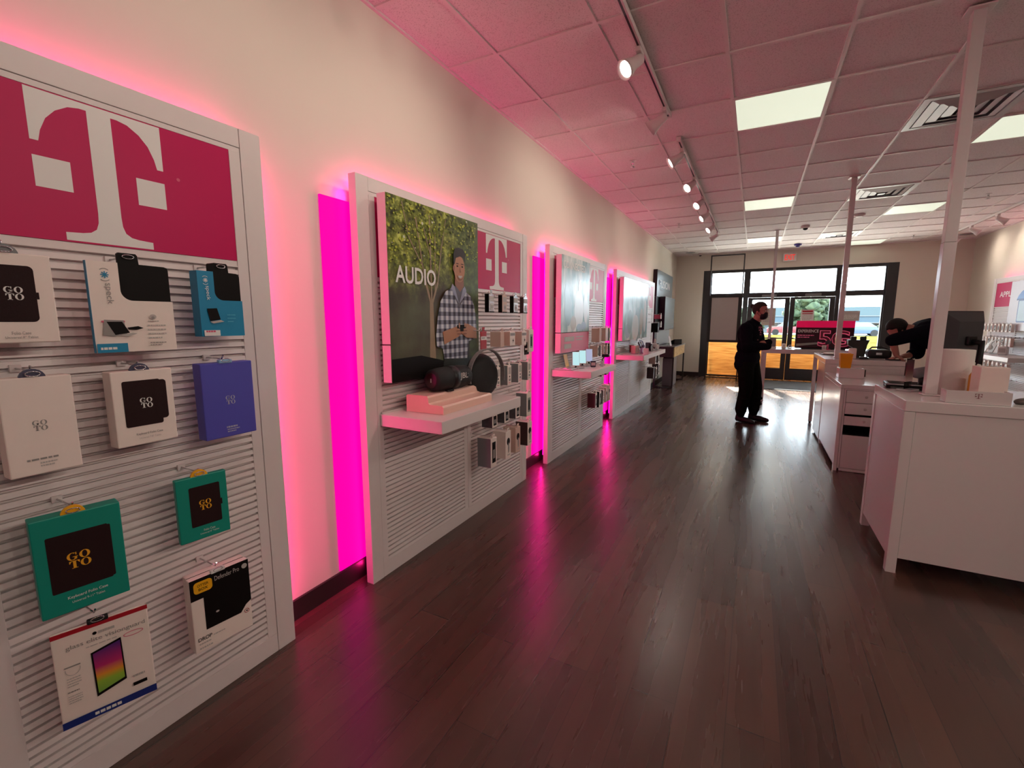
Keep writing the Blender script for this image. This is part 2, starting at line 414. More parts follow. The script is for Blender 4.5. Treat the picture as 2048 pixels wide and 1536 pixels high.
class Print:
    """flat printed artwork on a face seen from local -Y: x to the right, z up, layers stacked outwards"""
    def __init__(s, y=0.0, step=0.0004): s.bm = bmesh.new(); s.mats = []; s.y = y; s.n = 0; s.step = step
    def mi(s, m):
        if m not in s.mats: s.mats.append(m)
        return s.mats.index(m)
    def _y(s, layer=None):
        if layer is None: s.n += 1; layer = s.n
        return s.y - layer * s.step
    def poly(s, pts, m, layer=None):
        y = s._y(layer); i = s.mi(m)
        vs = [s.bm.verts.new((u, y, v)) for u, v in pts]
        for t in tessellate_polygon([[Vector((u, v, 0)) for u, v in pts]]):
            try: f = s.bm.faces.new([vs[k] for k in t]); f.material_index = i
            except ValueError: pass
        return s
    def rect(s, u0, v0, u1, v1, m, layer=None): return s.poly([(u0, v0), (u1, v0), (u1, v1), (u0, v1)], m, layer)
    def rrect(s, u0, v0, u1, v1, r, m, corners='abcd', layer=None):
        pts = []
        for c, (cx, cy, a0) in zip('abcd', ((u0+r, v0+r, 180), (u1-r, v0+r, 270), (u1-r, v1-r, 0), (u0+r, v1-r, 90))):
            if c in corners: pts += [(cx + r*math.cos(R(a0+a)), cy + r*math.sin(R(a0+a))) for a in range(0, 91, 15)]
            else: pts.append(({'a': u0, 'd': u0}.get(c, u1), {'a': v0, 'b': v0}.get(c, v1)))
        return s.poly(pts, m, layer)
    def ell(s, cu, cv, ru, rv, m, n=24, layer=None):
        return s.poly([(cu + ru*math.cos(2*PI*k/n), cv + rv*math.sin(2*PI*k/n)) for k in range(n)], m, layer)
    def arc(s, cu, cv, ru0, rv0, ru1, rv1, a0, a1, m, n=28, layer=None):
        """ring sector between inner radii 0 and outer radii 1"""
        y = s._y(layer); i = s.mi(m)
        P = []
        for k in range(n + 1):
            a = R(a0 + (a1 - a0) * k / n)
            P.append((s.bm.verts.new((cu + ru0*math.cos(a), y, cv + rv0*math.sin(a))), s.bm.verts.new((cu + ru1*math.cos(a), y, cv + rv1*math.sin(a)))))
        for (a, b), (c, d) in zip(P[:-1], P[1:]):
            f = s.bm.faces.new((a, b, d, c)); f.material_index = i
        return s
    def line(s, a, b, wd, m, layer=None):
        d = (Vector(b) - Vector(a)).normalized(); n = Vector((-d.y, d.x)) * wd / 2
        a = Vector(a); b = Vector(b)
        return s.poly([tuple(a+n), tuple(a-n), tuple(b-n), tuple(b+n)], m, layer)
    def text(s, body, u, v, h, m, w=None, align='l', off=0.0, rot=0.0, shear=0.0, layer=None):
        """h = height of the lettering's box; w stretches it to a width"""
        vs, fs = text_geo(body, off, shear)
        x0 = min(p[0] for p in vs); x1 = max(p[0] for p in vs); y0 = min(p[1] for p in vs); y1 = max(p[1] for p in vs)
        k = h / (y1 - y0); kx = (w / (x1 - x0)) if w else k
        W = (x1 - x0) * kx
        du = {'l': 0, 'c': -W/2, 'r': -W}[align]
        y = s._y(layer); i = s.mi(m); c, q = math.cos(R(rot)), math.sin(R(rot))
        nv = []
        for p in vs:
            a = (p[0]-x0)*kx + du; b = (p[1]-y0)*k
            nv.append(s.bm.verts.new((u + a*c - b*q, y, v + a*q + b*c)))
        for f in fs:
            try: g = s.bm.faces.new([nv[j] for j in f]); g.material_index = i
            except ValueError: pass
        return s
    def tlogo(s, u, v, W, H, m):
        """the big serif T with two squares; u,v = lower left"""
        L = [(0, 1), (0, .655), (.055, .655), (.075, .73), (.12, .82), (.19, .89), (.28, .94), (.36, .955), (.41, .955),
             (.41, .22), (.405, .15), (.385, .10), (.34, .072), (.28, .062), (.16, .055), (.16, 0)]
        pts = L + [(1-a, b) for a, b in L[::-1]]
        s.poly([(u + a*W, v + b*H) for a, b in pts], m)
        ly = s.n
        for a in (0, .75): s.rect(u + a*W, v + .345*H, u + (a+.25)*W, v + .555*H, m, layer=ly)
        return s
    def goto(s, cu, cv, W, m):
        """GO over TO in serif capitals, centred"""
        h = W * 0.46; g = W * 0.03; lw = W / 2 - g; s.n += 1; ly = s.n
        def O(u, v): s.arc(u + lw/2, v + h/2, lw*.24, h*.44, lw*.5, h*.5, 0, 360, m, layer=ly)
        def G(u, v):
            s.arc(u + lw/2, v + h/2, lw*.24, h*.43, lw*.5, h*.5, 52, 335, m, layer=ly)
            s.rect(u + lw*.52, v + h*.40, u + lw*1.0, v + h*.47, m, ly); s.rect(u + lw*.68, v + h*.10, u + lw*.90, v + h*.44, m, ly)
            s.rect(u + lw*.80, v + h*.66, u + lw*.90, v + h*.98, m, ly)
        def T(u, v):
            s.rect(u + lw*.36, v, u + lw*.64, v + h*.98, m, ly); s.rect(u + lw*.22, v, u + lw*.78, v + h*.07, m, ly)
            s.rect(u + lw*.02, v + h*.91, u + lw*.98, v + h*.99, m, ly)
            s.poly([(u+lw*.02, v+h*.99), (u+lw*.02, v+h*.66), (u+lw*.09, v+h*.66), (u+lw*.22, v+h*.91)], m, ly)
            s.poly([(u+lw*.98, v+h*.99), (u+lw*.98, v+h*.66), (u+lw*.91, v+h*.66), (u+lw*.78, v+h*.91)], m, ly)
        G(cu - W/2, cv + g*.6); O(cu + g, cv + g*.6); T(cu - W/2 + g*2, cv - h - g*.6); O(cu + g*1.5, cv - h - g*.6)
        return s
    def bars(s, u, v, w, rows, gap, m, hgt=None, seed=1):
        """rows of unreadable small print"""
        rn = random.Random(seed); s.n += 1; ly = s.n
        for k in range(rows):
            x = u
            while x < u + w * (1 if k < rows-1 else .7):
                l = rn.uniform(.06, .2) * w
                s.rect(x, v - k*gap, min(x + l, u + w), v - k*gap + (hgt or gap*.45), m, ly)
                x += l + w*.03
        return s
    def build(s, name, parent=None, loc=None, rot=None):
        me = bpy.data.meshes.new(name); 
        for f in s.bm.faces:
            f.normal_update()
            if f.normal.y > 0: f.normal_flip()
        s.bm.to_mesh(me); s.bm.free()
        for m in s.mats: me.materials.append(m)
        o = bpy.data.objects.new(name, me); COL.objects.link(o)
        if parent: o.parent = parent
        if loc: o.location = loc
        if rot: o.rotation_euler = rot
        return o

def thing(name, label, cat, loc=(0, 0, 0), rz=0.0, group=None):
    o = bpy.data.objects.new(name, None); COL.objects.link(o)
    o.empty_display_size = 0.05
    o.location = loc; o.rotation_euler = (0, 0, rz)
    o['label'] = label; o['category'] = cat
    if group: o['group'] = group
    return o
def tag(o, label, cat, group=None, kind=None):
    o['label'] = label; o['category'] = cat
    if group: o['group'] = group
    if kind: o['kind'] = kind
    return o
def struct(o): o['kind'] = 'structure'; return o
def dup(root, loc=None, rz=None, label=None, group=None):
    c = root.copy(); COL.objects.link(c)
    if loc is not None: c.location = loc
    if rz is not None: c.rotation_euler = (0, 0, rz)
    if label: c['label'] = label
    if group: c['group'] = group
    for ch in list(root.children):
        k = ch.copy(); COL.objects.link(k); k.parent = c
        for g in ch.children:
            q = g.copy(); COL.objects.link(q); q.parent = k
    return c
LW, RW = R(90), R(-90)          # facing: left wall (+X), right wall (-X)

# ------------------------------------------------------------------ room shell
X0, X1, Y0, Y1, ZC = -1.96, 3.95, -4.0, 13.15, 3.19
def slab(name, boxes, m):
    b = MB()
    for q in boxes: b.box(*q, m)
    return struct(b.build(name))
slab('floor', [(X0-.1, X1+.1, Y0-.1, Y1+.2, -.08, 0)], FLOORM)
slab('wall_left', [(X0-.1, X0, Y0, Y1+.2, 0, ZC+.1)], WALLM)
slab('wall_right', [(X1, X1+.1, Y0, Y1+.2, 0, ZC+.1)], WALLM)
slab('wall_rear', [(X0-.1, X1+.1, Y0-.1, Y0, 0, ZC+.1)], WALLM)
slab('wall_front', [(X0, -1.26, Y1, Y1+.2, 0, ZC+.1), (2.75, X1, Y1, Y1+.2, 0, ZC+.1), (-1.26, 2.75, Y1, Y1+.2, 2.77, ZC+.1)], WALLM)
slab('baseboard_left', [(X0, X0+.014, Y0, Y1, 0, .105)], DARKBASE)
slab('baseboard_right', [(X1-.014, X1, Y0, Y1, 0, .105)], DARKBASE)
slab('baseboard_front', [(X0+.014, -1.26, Y1-.014, Y1, 0, .105), (2.75, X1-.014, Y1-.014, Y1, 0, .105)], DARKBASE)

ceil = slab('ceiling', [(X0-.1, X1+.1, Y0-.1, Y1+.2, ZC, ZC+.1)], CEILM)
GX = [-.265 + .655*k for k in range(-2, 7)]
GY = [4.13 + .685*k for k in range(-11, 14)]
b = MB()
for x in GX: b.box(x-.012, x+.012, Y0, Y1, ZC-.009, ZC, CEILBAR)
for y in GY:
    if y < Y1 - .05: b.box(X0, X1, y-.012, y+.012, ZC-.0085, ZC, CEILBAR)
b.box(X0, X0+.02, Y0, Y1, ZC-.012, ZC, CEILBAR); b.box(X1-.02, X1, Y0, Y1, ZC-.012, ZC, CEILBAR)
b.box(X0+.02, X1-.02, Y1-.02, Y1, ZC-.012, ZC, CEILBAR)
b.build('grid_bar', ceil)

# storefront
def frame_rects(rects, y0, y1, m, name, parent=None):
    q = MB()
    for x0, x1, z0, z1 in rects: q.box(x0, x1, y0, y1, z0, z1, m)
    return q.build(name, parent)
F0, F1 = Y1+.02, Y1+.13
struct(frame_rects([(-1.26, -1.08, 0, 2.77), (2.55, 2.75, 0, 2.77)], Y1-.01, F1, ALU, 'trim_1')).name = 'trim_1'
struct(frame_rects([(-1.08, 2.55, 2.70, 2.77), (-1.08, 2.55, 2.06, 2.14)], F0, F1, ALU, 'trim_2'))
struct(frame_rects([(-.28, -.19, 0, 2.06), (1.645, 1.76, 0, 2.06), (-.28, -.19, 2.14, 2.70), (1.645, 1.76, 2.14, 2.70)], F0, F1, ALU, 'trim_3'))
def window(n, x0, x1, z0, z1):
    f = frame_rects([(x0, x1, z0, z0+.04), (x0, x0+.025, z0+.04, z1), (x1-.025, x1, z0+.04, z1)], F0+.01, F1-.02, ALU, 'window_%d' % n)
    struct(f)
    g = MB(); g.box(x0+.025, x1-.025, F0+.05, F0+.056, z0+.04, z1, GLASS); g.build('pane', f)
    return f
window(1, -1.08, -.28, .02, 2.06)
window(2, 1.76, 2.55, .02, 2.06)
window(3, -1.08, -.28, 2.14, 2.70)
window(4, -.19, 1.645, 2.14, 2.70)
window(5, 1.76, 2.55, 2.14, 2.70)
def door(n, x0, x1, side):
    d = frame_rects([(x0, x0+.10, .30, 2.0), (x1-.10, x1, .30, 2.0), (x0, x1, 2.0, 2.055)], F0+.01, F1-.03, ALU, 'door_%d' % n)
    struct(d)
    frame_rects([(x0, x1, .015, .30)], F0+.01, F1-.03, ALU, 'kick_plate', d)
    g = MB(); g.box(x0+.10, x1-.10, F0+.05, F0+.056, .30, 2.0, GLASS); g.build('pane', d)
    h = MB(); h.tube((x0+.08, F0-.05, 1.05), (x1-.08, F0-.05, 1.05), .014, ALU)
    for x in (x0+.08, x1-.08): h.tube((x, F0-.05, 1.05), (x, F0+.02, 1.05), .011, ALU)
    h.build('push_bar', d)
    c = MB(); c.box(x0+.3, x0+.62, F0-.04, F0+.01, 2.07, 2.13, GREYP, .01); c.build('door_closer', d)
door(1, -.185, .725, 1)
door(2, .735, 1.64, -1)

m = MB(); m.box(-.15, 1.72, 11.3, 12.95, 0, .012, MATM, .004)
tag(m.build('entrance_mat'), 'blue grey entrance mat in front of the glass doors', 'mat')

# ------------------------------------------------------------------ ceiling fittings
def ceiling_light(x, y, label):
    t = thing('ceiling_light', label, 'ceiling light', (x, y, ZC), 0, 'square ceiling light panels')
    f = MB()
    for q in ((0, .655, 0, .02), (0, .655, .665, .685), (0, .02, .02, .665), (.635, .655, .02, .665)):
        f.box(*q, -.012, -.001, CEILBAR)
    f.build('frame', t)
    d = MB(); d.box(.02, .635, .02, .665, -.009, -.002, DIFFUSER); d.build('diffuser', t)
    return t
def gy(k): return 4.13 + .685*k
for k, l in ((0, 'square lit ceiling panel nearest the left spotlight track'), (5, 'square lit ceiling panel, second one from near in the left row'), (10, 'square lit ceiling panel above the exit sign, farthest of the left row'), (-5, 'square lit ceiling panel overhead, outside the view')):
    ceiling_light(-.265, gy(k), l)
for k, l in ((2, 'square lit ceiling panel at the right edge behind the near white pole'), (7, 'square lit ceiling panel, middle one of the right row'), (12, 'square lit ceiling panel, farthest of the right row near the shop front'), (-3, 'square lit ceiling panel on the right overhead, outside the view')):
    ceiling_light(1.70, gy(k), l)

VENTM = mat('satin aluminium', (.55, .54, .53), .4, metal=.25)
def vent(k, label):
    t = thing('ceiling_vent', label, 'vent', (1.045, gy(k), ZC), 0, 'metal ceiling vents')
    f = MB()
    for q in ((0, .655, 0, .05), (0, .655, .635, .685), (0, .05, .05, .635), (.605, .655, .05, .635)):
        f.box(*q, -.014, -.001, VENTM)
    f.build('frame', t)
    bk = MB(); bk.box(.05, .605, .05, .635, -.004, -.001, GREYP); bk.build('backing', t)
    for i in range(3):
        a0 = .06 + i*.075; a1 = a0 + .058
        c = MB(); W, H = .655, .685
        o = [(a0, a0), (W-a0, a0), (W-a0, H-a0), (a0, H-a0)]; n = [(a1, a1), (W-a1, a1), (W-a1, H-a1), (a1, H-a1)]
        for j in range(4):
            p, q = o[j], o[(j+1) % 4]; r, s_ = n[(j+1) % 4], n[j]
            c.quad([(*p, -.012), (*q, -.012), (*r, -.026), (*s_, -.026)], VENTM)
        c.build('louver', t)
    c = MB(); c.box(.29, .365, .305, .38, -.034, -.028, VENTM); c.build('centre_plate', t)
vent(1, 'metal square ceiling vent crossed by the near white pole')
vent(5, 'metal square ceiling vent beside the middle white pole')
vent(10, 'metal square ceiling vent farthest away near the shop front')

def track(x, segs, label):
    for (a, c), l in zip(segs, label):
        t = thing('light_track', l, 'light track', (x, 0, ZC))
        b = MB(); b.box(-.018, .018, a, c, -.042, -.009, WHITE); b.build('rail', t)
        b = MB(); b.box(-.006, .006, a+.03, c-.03, -.0425, -.040, BLACK); b.build('slot', t)
        b = MB()
        for y in (a, c): b.box(-.02, .02, y-.012, y+.012, -.044, -.009, WHITE)
        b.build('end_cap', t)
track(-.735, [(-3.6, 4.15), (4.70, 9.95)], ['white spotlight track with two heads at the top of the picture', 'long white spotlight track running to the shop front on the left'])
track(3.28, [(-3.6, 12.6)], ['white spotlight track above the right wall displays'])

def head(x, y, d, label, power=SPOT, group='spotlights on the left track'):
    d = Vector(d).normalized()
    t = thing('track_spotlight', label, 'spotlight', (x, y, ZC-.042), 0, group)
    b = MB(); b.box(-.017, .017, -.05, .05, -.028, 0, WHITE, .004); b.build('adapter', t)
    piv = Vector((0, 0, -.055))
    b = MB(); b.tube((0, 0, -.028), piv, .010, WHITE); b.ball(piv, .014, WHITE, 1); b.build('stem', t)
    q = d.to_track_quat('Z', 'Y').to_matrix().to_4x4()
    M = Matrix.Translation(piv) @ q
    b = MB(); b.lathe([(.001, -.012), (.030, -.010), (.034, .02), (.036, .05), (.050, .10), (.062, .135), (.057, .136), (.045, .118)], WHITE, 28, M); b.build('lamp_head', t)
    b = MB(); b.lathe([(.001, .119), (.030, .122), (.052, .120), (.052, .117), (.001, .117)], LENS, 24, M); b.build('lens', t)
    if power:
        l = bpy.data.lights.new('spot_lamp', 'SPOT'); l.energy = power; l.color = (1.0, .86, .72)
        l.spot_size = R(112); l.spot_blend = 1.0; l.shadow_soft_size = .045
        lo = bpy.data.objects.new('spot_lamp', l); COL.objects.link(lo); lo.parent = t
        lo.location = piv + d*.14
        lo.rotation_euler = (-d).to_track_quat('Z', 'Y').to_euler()
HD = (-.80, -.30, -.55)
names = ['nearest', 'second nearest', 'third', 'fourth', 'fifth', 'sixth', 'seventh', 'farthest']
for (y, d), nme in zip([(3.07, (-.55, -.62, -.62)), (3.97, (-.85, .12, -.50)), (4.94, (-.80, -.30, -.55)), (5.95, (-.55, -.62, -.60)), (6.90, (-.55, -.62, -.60)), (7.78, (-.72, -.45, -.55)), (8.80, (-.65, -.5, -.58)), (9.70, (-.8, .1, -.55))], names):
    head(-.735, y, d, 'white bell shaped spotlight on the left track, %s from the camera' % nme)
for k, (y, d) in enumerate(((2.1, (-.85, .05, -.60)), (1.0, (-.85, .05, -.60)), (-.6, (.35, .75, -.60)), (-2.0, (.30, .75, -.60)), (-3.2, (-.2, .8, -.60)))):  # unseen heads added as fill for the nearest display and the counter fronts
    head(-.735, y, d, 'white bell shaped spotlight added for fill on the left track, overhead outside the view, %s back' % ('first', 'second', 'third', 'fourth', 'fifth')[k], SPOT * (1 if k < 2 else .9))
for k, (y, d) in enumerate(((3.0, (-.85, -.15, -.50)), (1.9, (-.85, -.10, -.50)), (.7, (-.85, .15, -.50)), (-.6, (-.75, .45, -.50)), (-2.0, (-.45, .75, -.50)), (-3.2, (-.45, .75, -.50)))):  # more added heads out of view, throwing fill across to the left displays
    head(3.28, y, d, 'white spotlight added for fill on the right track, turned left, outside the view, %s back' % ('first', 'second', 'third', 'fourth', 'fifth', 'sixth')[k], SPOT*(3.6 if k < 4 else .9), 'spotlights on the right track')
for y, nme in ((4.6, 'nearest'), (6.6, 'second'), (8.6, 'third'), (10.2, 'fourth'), (11.2, 'fifth'), (12.1, 'sixth')):
    head(3.28, y, (.8, -.2, -.55), 'white bell shaped spotlight on the right track, %s from the camera' % nme, SPOT*1.0, 'spotlights on the right track')

def sprinkler(x, y, label):
    t = thing('sprinkler_head', label, 'sprinkler', (x, y, ZC), 0, 'sprinkler heads')
    b = MB(); b.lathe([(.001, -.004), (.032, -.004), (.036, -.001)], WHITE, 20); b.build('escutcheon', t)
    b = MB(); b.tube((0, 0, -.004), (0, 0, -.03), .012, CHROME); b.tube((.012, 0, -.03), (.003, 0, -.062), .003, CHROME); b.tube((-.012, 0, -.03), (-.003, 0, -.062), .003, CHROME); b.build('nozzle', t)
    b = MB(); b.lathe([(.001, -.066), (.026, -.065), (.026, -.062), (.001, -.062)], CHROME, 16); b.build('deflector', t)
sprinkler(-1.27, 5.17, 'small sprinkler head in the ceiling left of the track, nearest one')
sprinkler(-1.30, 8.76, 'small sprinkler head in the ceiling over the far left displays')
sprinkler(2.68, 8.71, 'small sprinkler head in the ceiling on the right')
sprinkler(2.70, 12.1, 'small sprinkler head in the ceiling by the right end of the shop front')

def dome(x, y, label, r=.07, base=WHITE, ball=BLACK, cat='security camera', name='dome_camera'):
    t = thing(name, label, cat, (x, y, ZC))
    b = MB(); b.lathe([(r, -.001), (r, -.03), (r*.82, -.045), (.001, -.046)], base, 24); b.build('housing', t)
    b = MB(); b.ball((0, 0, -.045), r*.62, ball, 2, (1, 1, .8)); b.build('dome', t)
dome(.70, 10.05, 'white dome security camera with black bubble in the middle of the ceiling')
dome(-1.35, 12.9, 'small dark dome camera at the left end of the shop front ceiling', .055)
dome(3.47, 12.85, 'small dark dome camera in the ceiling at the right end of the shop front', .055)
dome(.74, 12.3, 'violet tinted ceiling sensor just above the exit sign', .075, mat('violet plastic', (.05, .03, .22), .3), mat('violet plastic dome', (.04, .02, .2), .2), 'sensor', 'ceiling_sensor')
t = thing('smoke_detector', 'round white smoke detector in the ceiling right of the middle pole', 'smoke detector', (1.38, 9.37, ZC))
b = MB(); b.lathe([(.075, -.001), (.075, -.02), (.05, -.04), (.001, -.042)], WHITE, 24); b.build('housing', t)
b = MB(); b.lathe([(.052, -.036), (.054, -.03), (.058, -.034)], GREYP, 24); b.build('vent_ring', t)
def round_diffuser(x, y, label):
    t = thing('speaker_grille', label, 'ceiling speaker', (x, y, ZC))
    b = MB(); b.lathe([(.13, -.001), (.135, -.006), (.11, -.012), (.001, -.012)], GREYP, 28); b.build('grille', t)
    b = MB(); b.lathe([(.13, -.001), (.145, -.004), (.145, -.008), (.13, -.010)], WHITE, 28); b.build('rim', t)
round_diffuser(-1.55, 12.55, 'dark round ceiling grille in the far left corner')
round_diffuser(3.60, 12.45, 'dark round ceiling grille in the far right corner')

# exit sign
t = thing('exit_sign', 'lit white exit sign with red letters above the doors', 'exit sign', (.645, Y1, 3.0))
b = MB(); b.box(-.14, .14, -.05, 0, -.095, .095, mat('sign plastic', (.8, .78, .75), .4), .008); b.build('housing', t)
p = Print(-.051); p.text('EXIT', 0, -.065, .13, mat('red lit letters', (.6, .02, .02), .4, emit=(1, .06, .04), estr=.75), w=.215, align='c', off=.02); p.build('lettering', t)
b = MB(); b.box(-.06, .06, -.035, -.01, .095, .125, WHITE); b.build('mounting_bracket', t)

# ------------------------------------------------------------------ outdoors
slab('trim_4', [(-30, 40, 13.35, 24.0, -.12, -.04)], CONC)['label'] = 'pale concrete lot outside the shop front'
o = slab('trim_5', [(-60, 80, 56, 62, -.16, -.10)], ASPH); o['label'] = 'grey parking lot beyond the grass'
b = MB(); b.box(-60, 80, 24.0, 56, -.14, -.06, GRASS)
tag(b.build('grass'), 'sunlit yellow grass strip outside', 'grass', kind='stuff')
t = thing('plank_boards', 'low row of orange pine boards just outside the glass', 'boards', (0, 13.44, -.04))
for k in range(6):
    b = MB(); b.box(-1.24, 1.66, 0, .012, .02+k*.168, .1875+k*.168, WOOD); b.build('plank', t)
for x in (-1.0, -.1, .8, 1.6):
    b = MB(); b.box(x-.03, x+.03, .012, .05, 0, 1.0, WOOD); b.build('batten', t)
o = slab('trim_6', [(-4, 6, 13.36, 16.75, 3.12, 3.3)], mat('canopy soffit', (.5, .48, .45), .8)); o['label'] = 'flat canopy over the walk outside the shop front'
BLD = mat('blue grey cladding', (.040, .064, .072), .7); BLD2 = mat('blue grey fascia', (.028, .054, .073), .6); BLDG = mat('shop glazing', (.03, .043, .047), .5); BROWN = mat('tan brick', (.06, .046, .034), .8)
TRIMW = mat('pale roof trim', (.10, .105, .11), .6)
t = thing('shop_building', 'long blue grey strip mall building across the parking lot', 'building', (0, 62, -.1))
b = MB(); b.box(-16, 46, 1, 9, 2.05, 3.05, BLD); b.build('roof', t)
b = MB(); b.box(-16, 46, 0, 1.2, 1.35, 2.0, BLD2); b.build('fascia', t)
b = MB(); b.box(-16, 46, -.1, 1.2, 2.0, 2.08, TRIMW); b.box(-16, 46, -.1, 1.2, 1.27, 1.35, TRIMW); b.build('fascia_trim', t)
b = MB(); b.box(-16, 46, 1.4, 9, 0, 1.27, BROWN); b.build('wall', t)
for k in range(9):
    b = MB(); b.box(-14+k*6, -10.5+k*6, 1.3, 1.4, .15, 1.0, BLDG); b.build('window', t)
for k in range(10):
    b = MB(); b.tube((-15.5+k*6, .3, 0), (-15.5+k*6, .3, 1.27), .12, TRIMW); b.build('column', t)
def tree(x, y, h, rad, n, label, seed, name='tree', zc=.62):
    t = thing(name, label, 'tree' if name == 'tree' else 'bush', (x, y, -.05))
    rn = random.Random(seed); b = MB()
    for k in range(n):
        a = rn.uniform(0, 2*PI); e = rn.uniform(-.9, 1); rr = rn.uniform(.25, .95)*rad
        q = rn.uniform(.12, .26)*rad
        b.ball((rr*math.cos(a)*math.sqrt(1-e*e*.6), rr*math.sin(a)*.8, h*zc + e*h*(1-zc)*.8), q, LEAFM, 2, (1, 1, rn.uniform(.6, .9)))
    for v in b.bm.verts: v.co += Vector((rn.uniform(-1, 1), rn.uniform(-1, 1), rn.uniform(-1, 1))) * rad*.085
    b.build('foliage', t)
    b = MB(); b.tube((0, 0, 0), (0, 0, h*.6), .06*rad, mat('bark', (.08, .06, .045), .9), .03*rad); b.build('trunk', t)
tree(3.95, 46, 3.55, 1.8, 190, 'broad rounded green tree beyond the grass, behind the right door', 3)
tree(-.6, 50, 2.6, 1.8, 130, 'lower hazy green tree behind the left door', 5)
tree(6.75, 33, 1.75, .5, 90, 'yellow green bush at the right end of the shop front window', 8, 'bush', .55)
def car(x, y, col, label, L=4.2):
    t = thing('car', label, 'car', (x, y, -.1))
    b = MB()
    b.prism([(-L/2, .28), (-L/2, .72), (-L*.42, .86), (-L*.16, .93), (L*.33, .93), (L/2, .80), (L/2, .28)], 'y', -.85, .85, col)
    b.build('body', t)
    b = MB(); b.prism([(-L*.27, .93), (-L*.13, 1.36), (L*.20, 1.38), (L*.36, .93)], 'y', -.72, .72, mat('car glass', (.10, .14, .17), .1)); b.build('cabin', t)
    for sx in (-.31, .31):
        for sy in (-.86, .70):
            b = MB(); b.tube((L*sx, sy, .32), (L*sx, sy+.16, .32), .32, BLACK, seg=20); b.build('wheel', t)
car(9.2, 57.5, mat('blue car paint', (.03, .06, .16), .25, coat=.5), 'blue car parked across the lot behind the right window')
car(3.3, 57, mat('red car paint', (.14, .02, .03), .25, coat=.5), 'red car parked behind the left door, beside the door post')
car(-1.9, 57, mat('teal car paint', (.03, .07, .08), .25, coat=.5), 'dark teal car parked behind the standing person')
car(14.5, 57.5, mat('navy car paint', (.03, .045, .11), .25, coat=.5), 'dark blue car parked just right of the blue car')

# ------------------------------------------------------------------ slat wall display units
def slat_wall(w, z0, z1, pitch=.0284):
    b = MB(); n = int((z1 - z0) / pitch); z = z0
    prof = []
    for k in range(n):
        prof += [(0.002, z), (0.005, z+.0172), (.020, z+.0176), (.020, z+.0262)]
        z += pitch
    prof.append((.002, z)); prof.append((.002, z1)); prof.append((.03, z1))
    L = [b.bm.verts.new((0, y, zz)) for y, zz in prof]; Rr = [b.bm.verts.new((w, y, zz)) for y, zz in prof]
    for k in range(len(L)-1): b.bm.faces.new((L[k], Rr[k], Rr[k+1], L[k+1]))
    b._fin(L + Rr, WHITE)
    b.box(0, w, .0215, .03, z0, z1, WHITE)
    return b

def led_lamp(parent, p, dirv, along, length, watts):
    l = bpy.data.lights.new('led_lamp', 'AREA'); l.shape = 'RECTANGLE'; l.size = length; l.size_y = .03
    l.energy = watts; l.color = (1.0, 0.010, 0.23); l.spread = R(170)
    z = -Vector(dirv).normalized(); x = Vector(along).normalized(); y = z.cross(x)
    M = Matrix((x, y, z)).transposed().to_4x4()
    o = bpy.data.objects.new('led_lamp', l); COL.objects.link(o); o.parent = parent
    o.matrix_local = Matrix.Translation(p) @ M
    return o

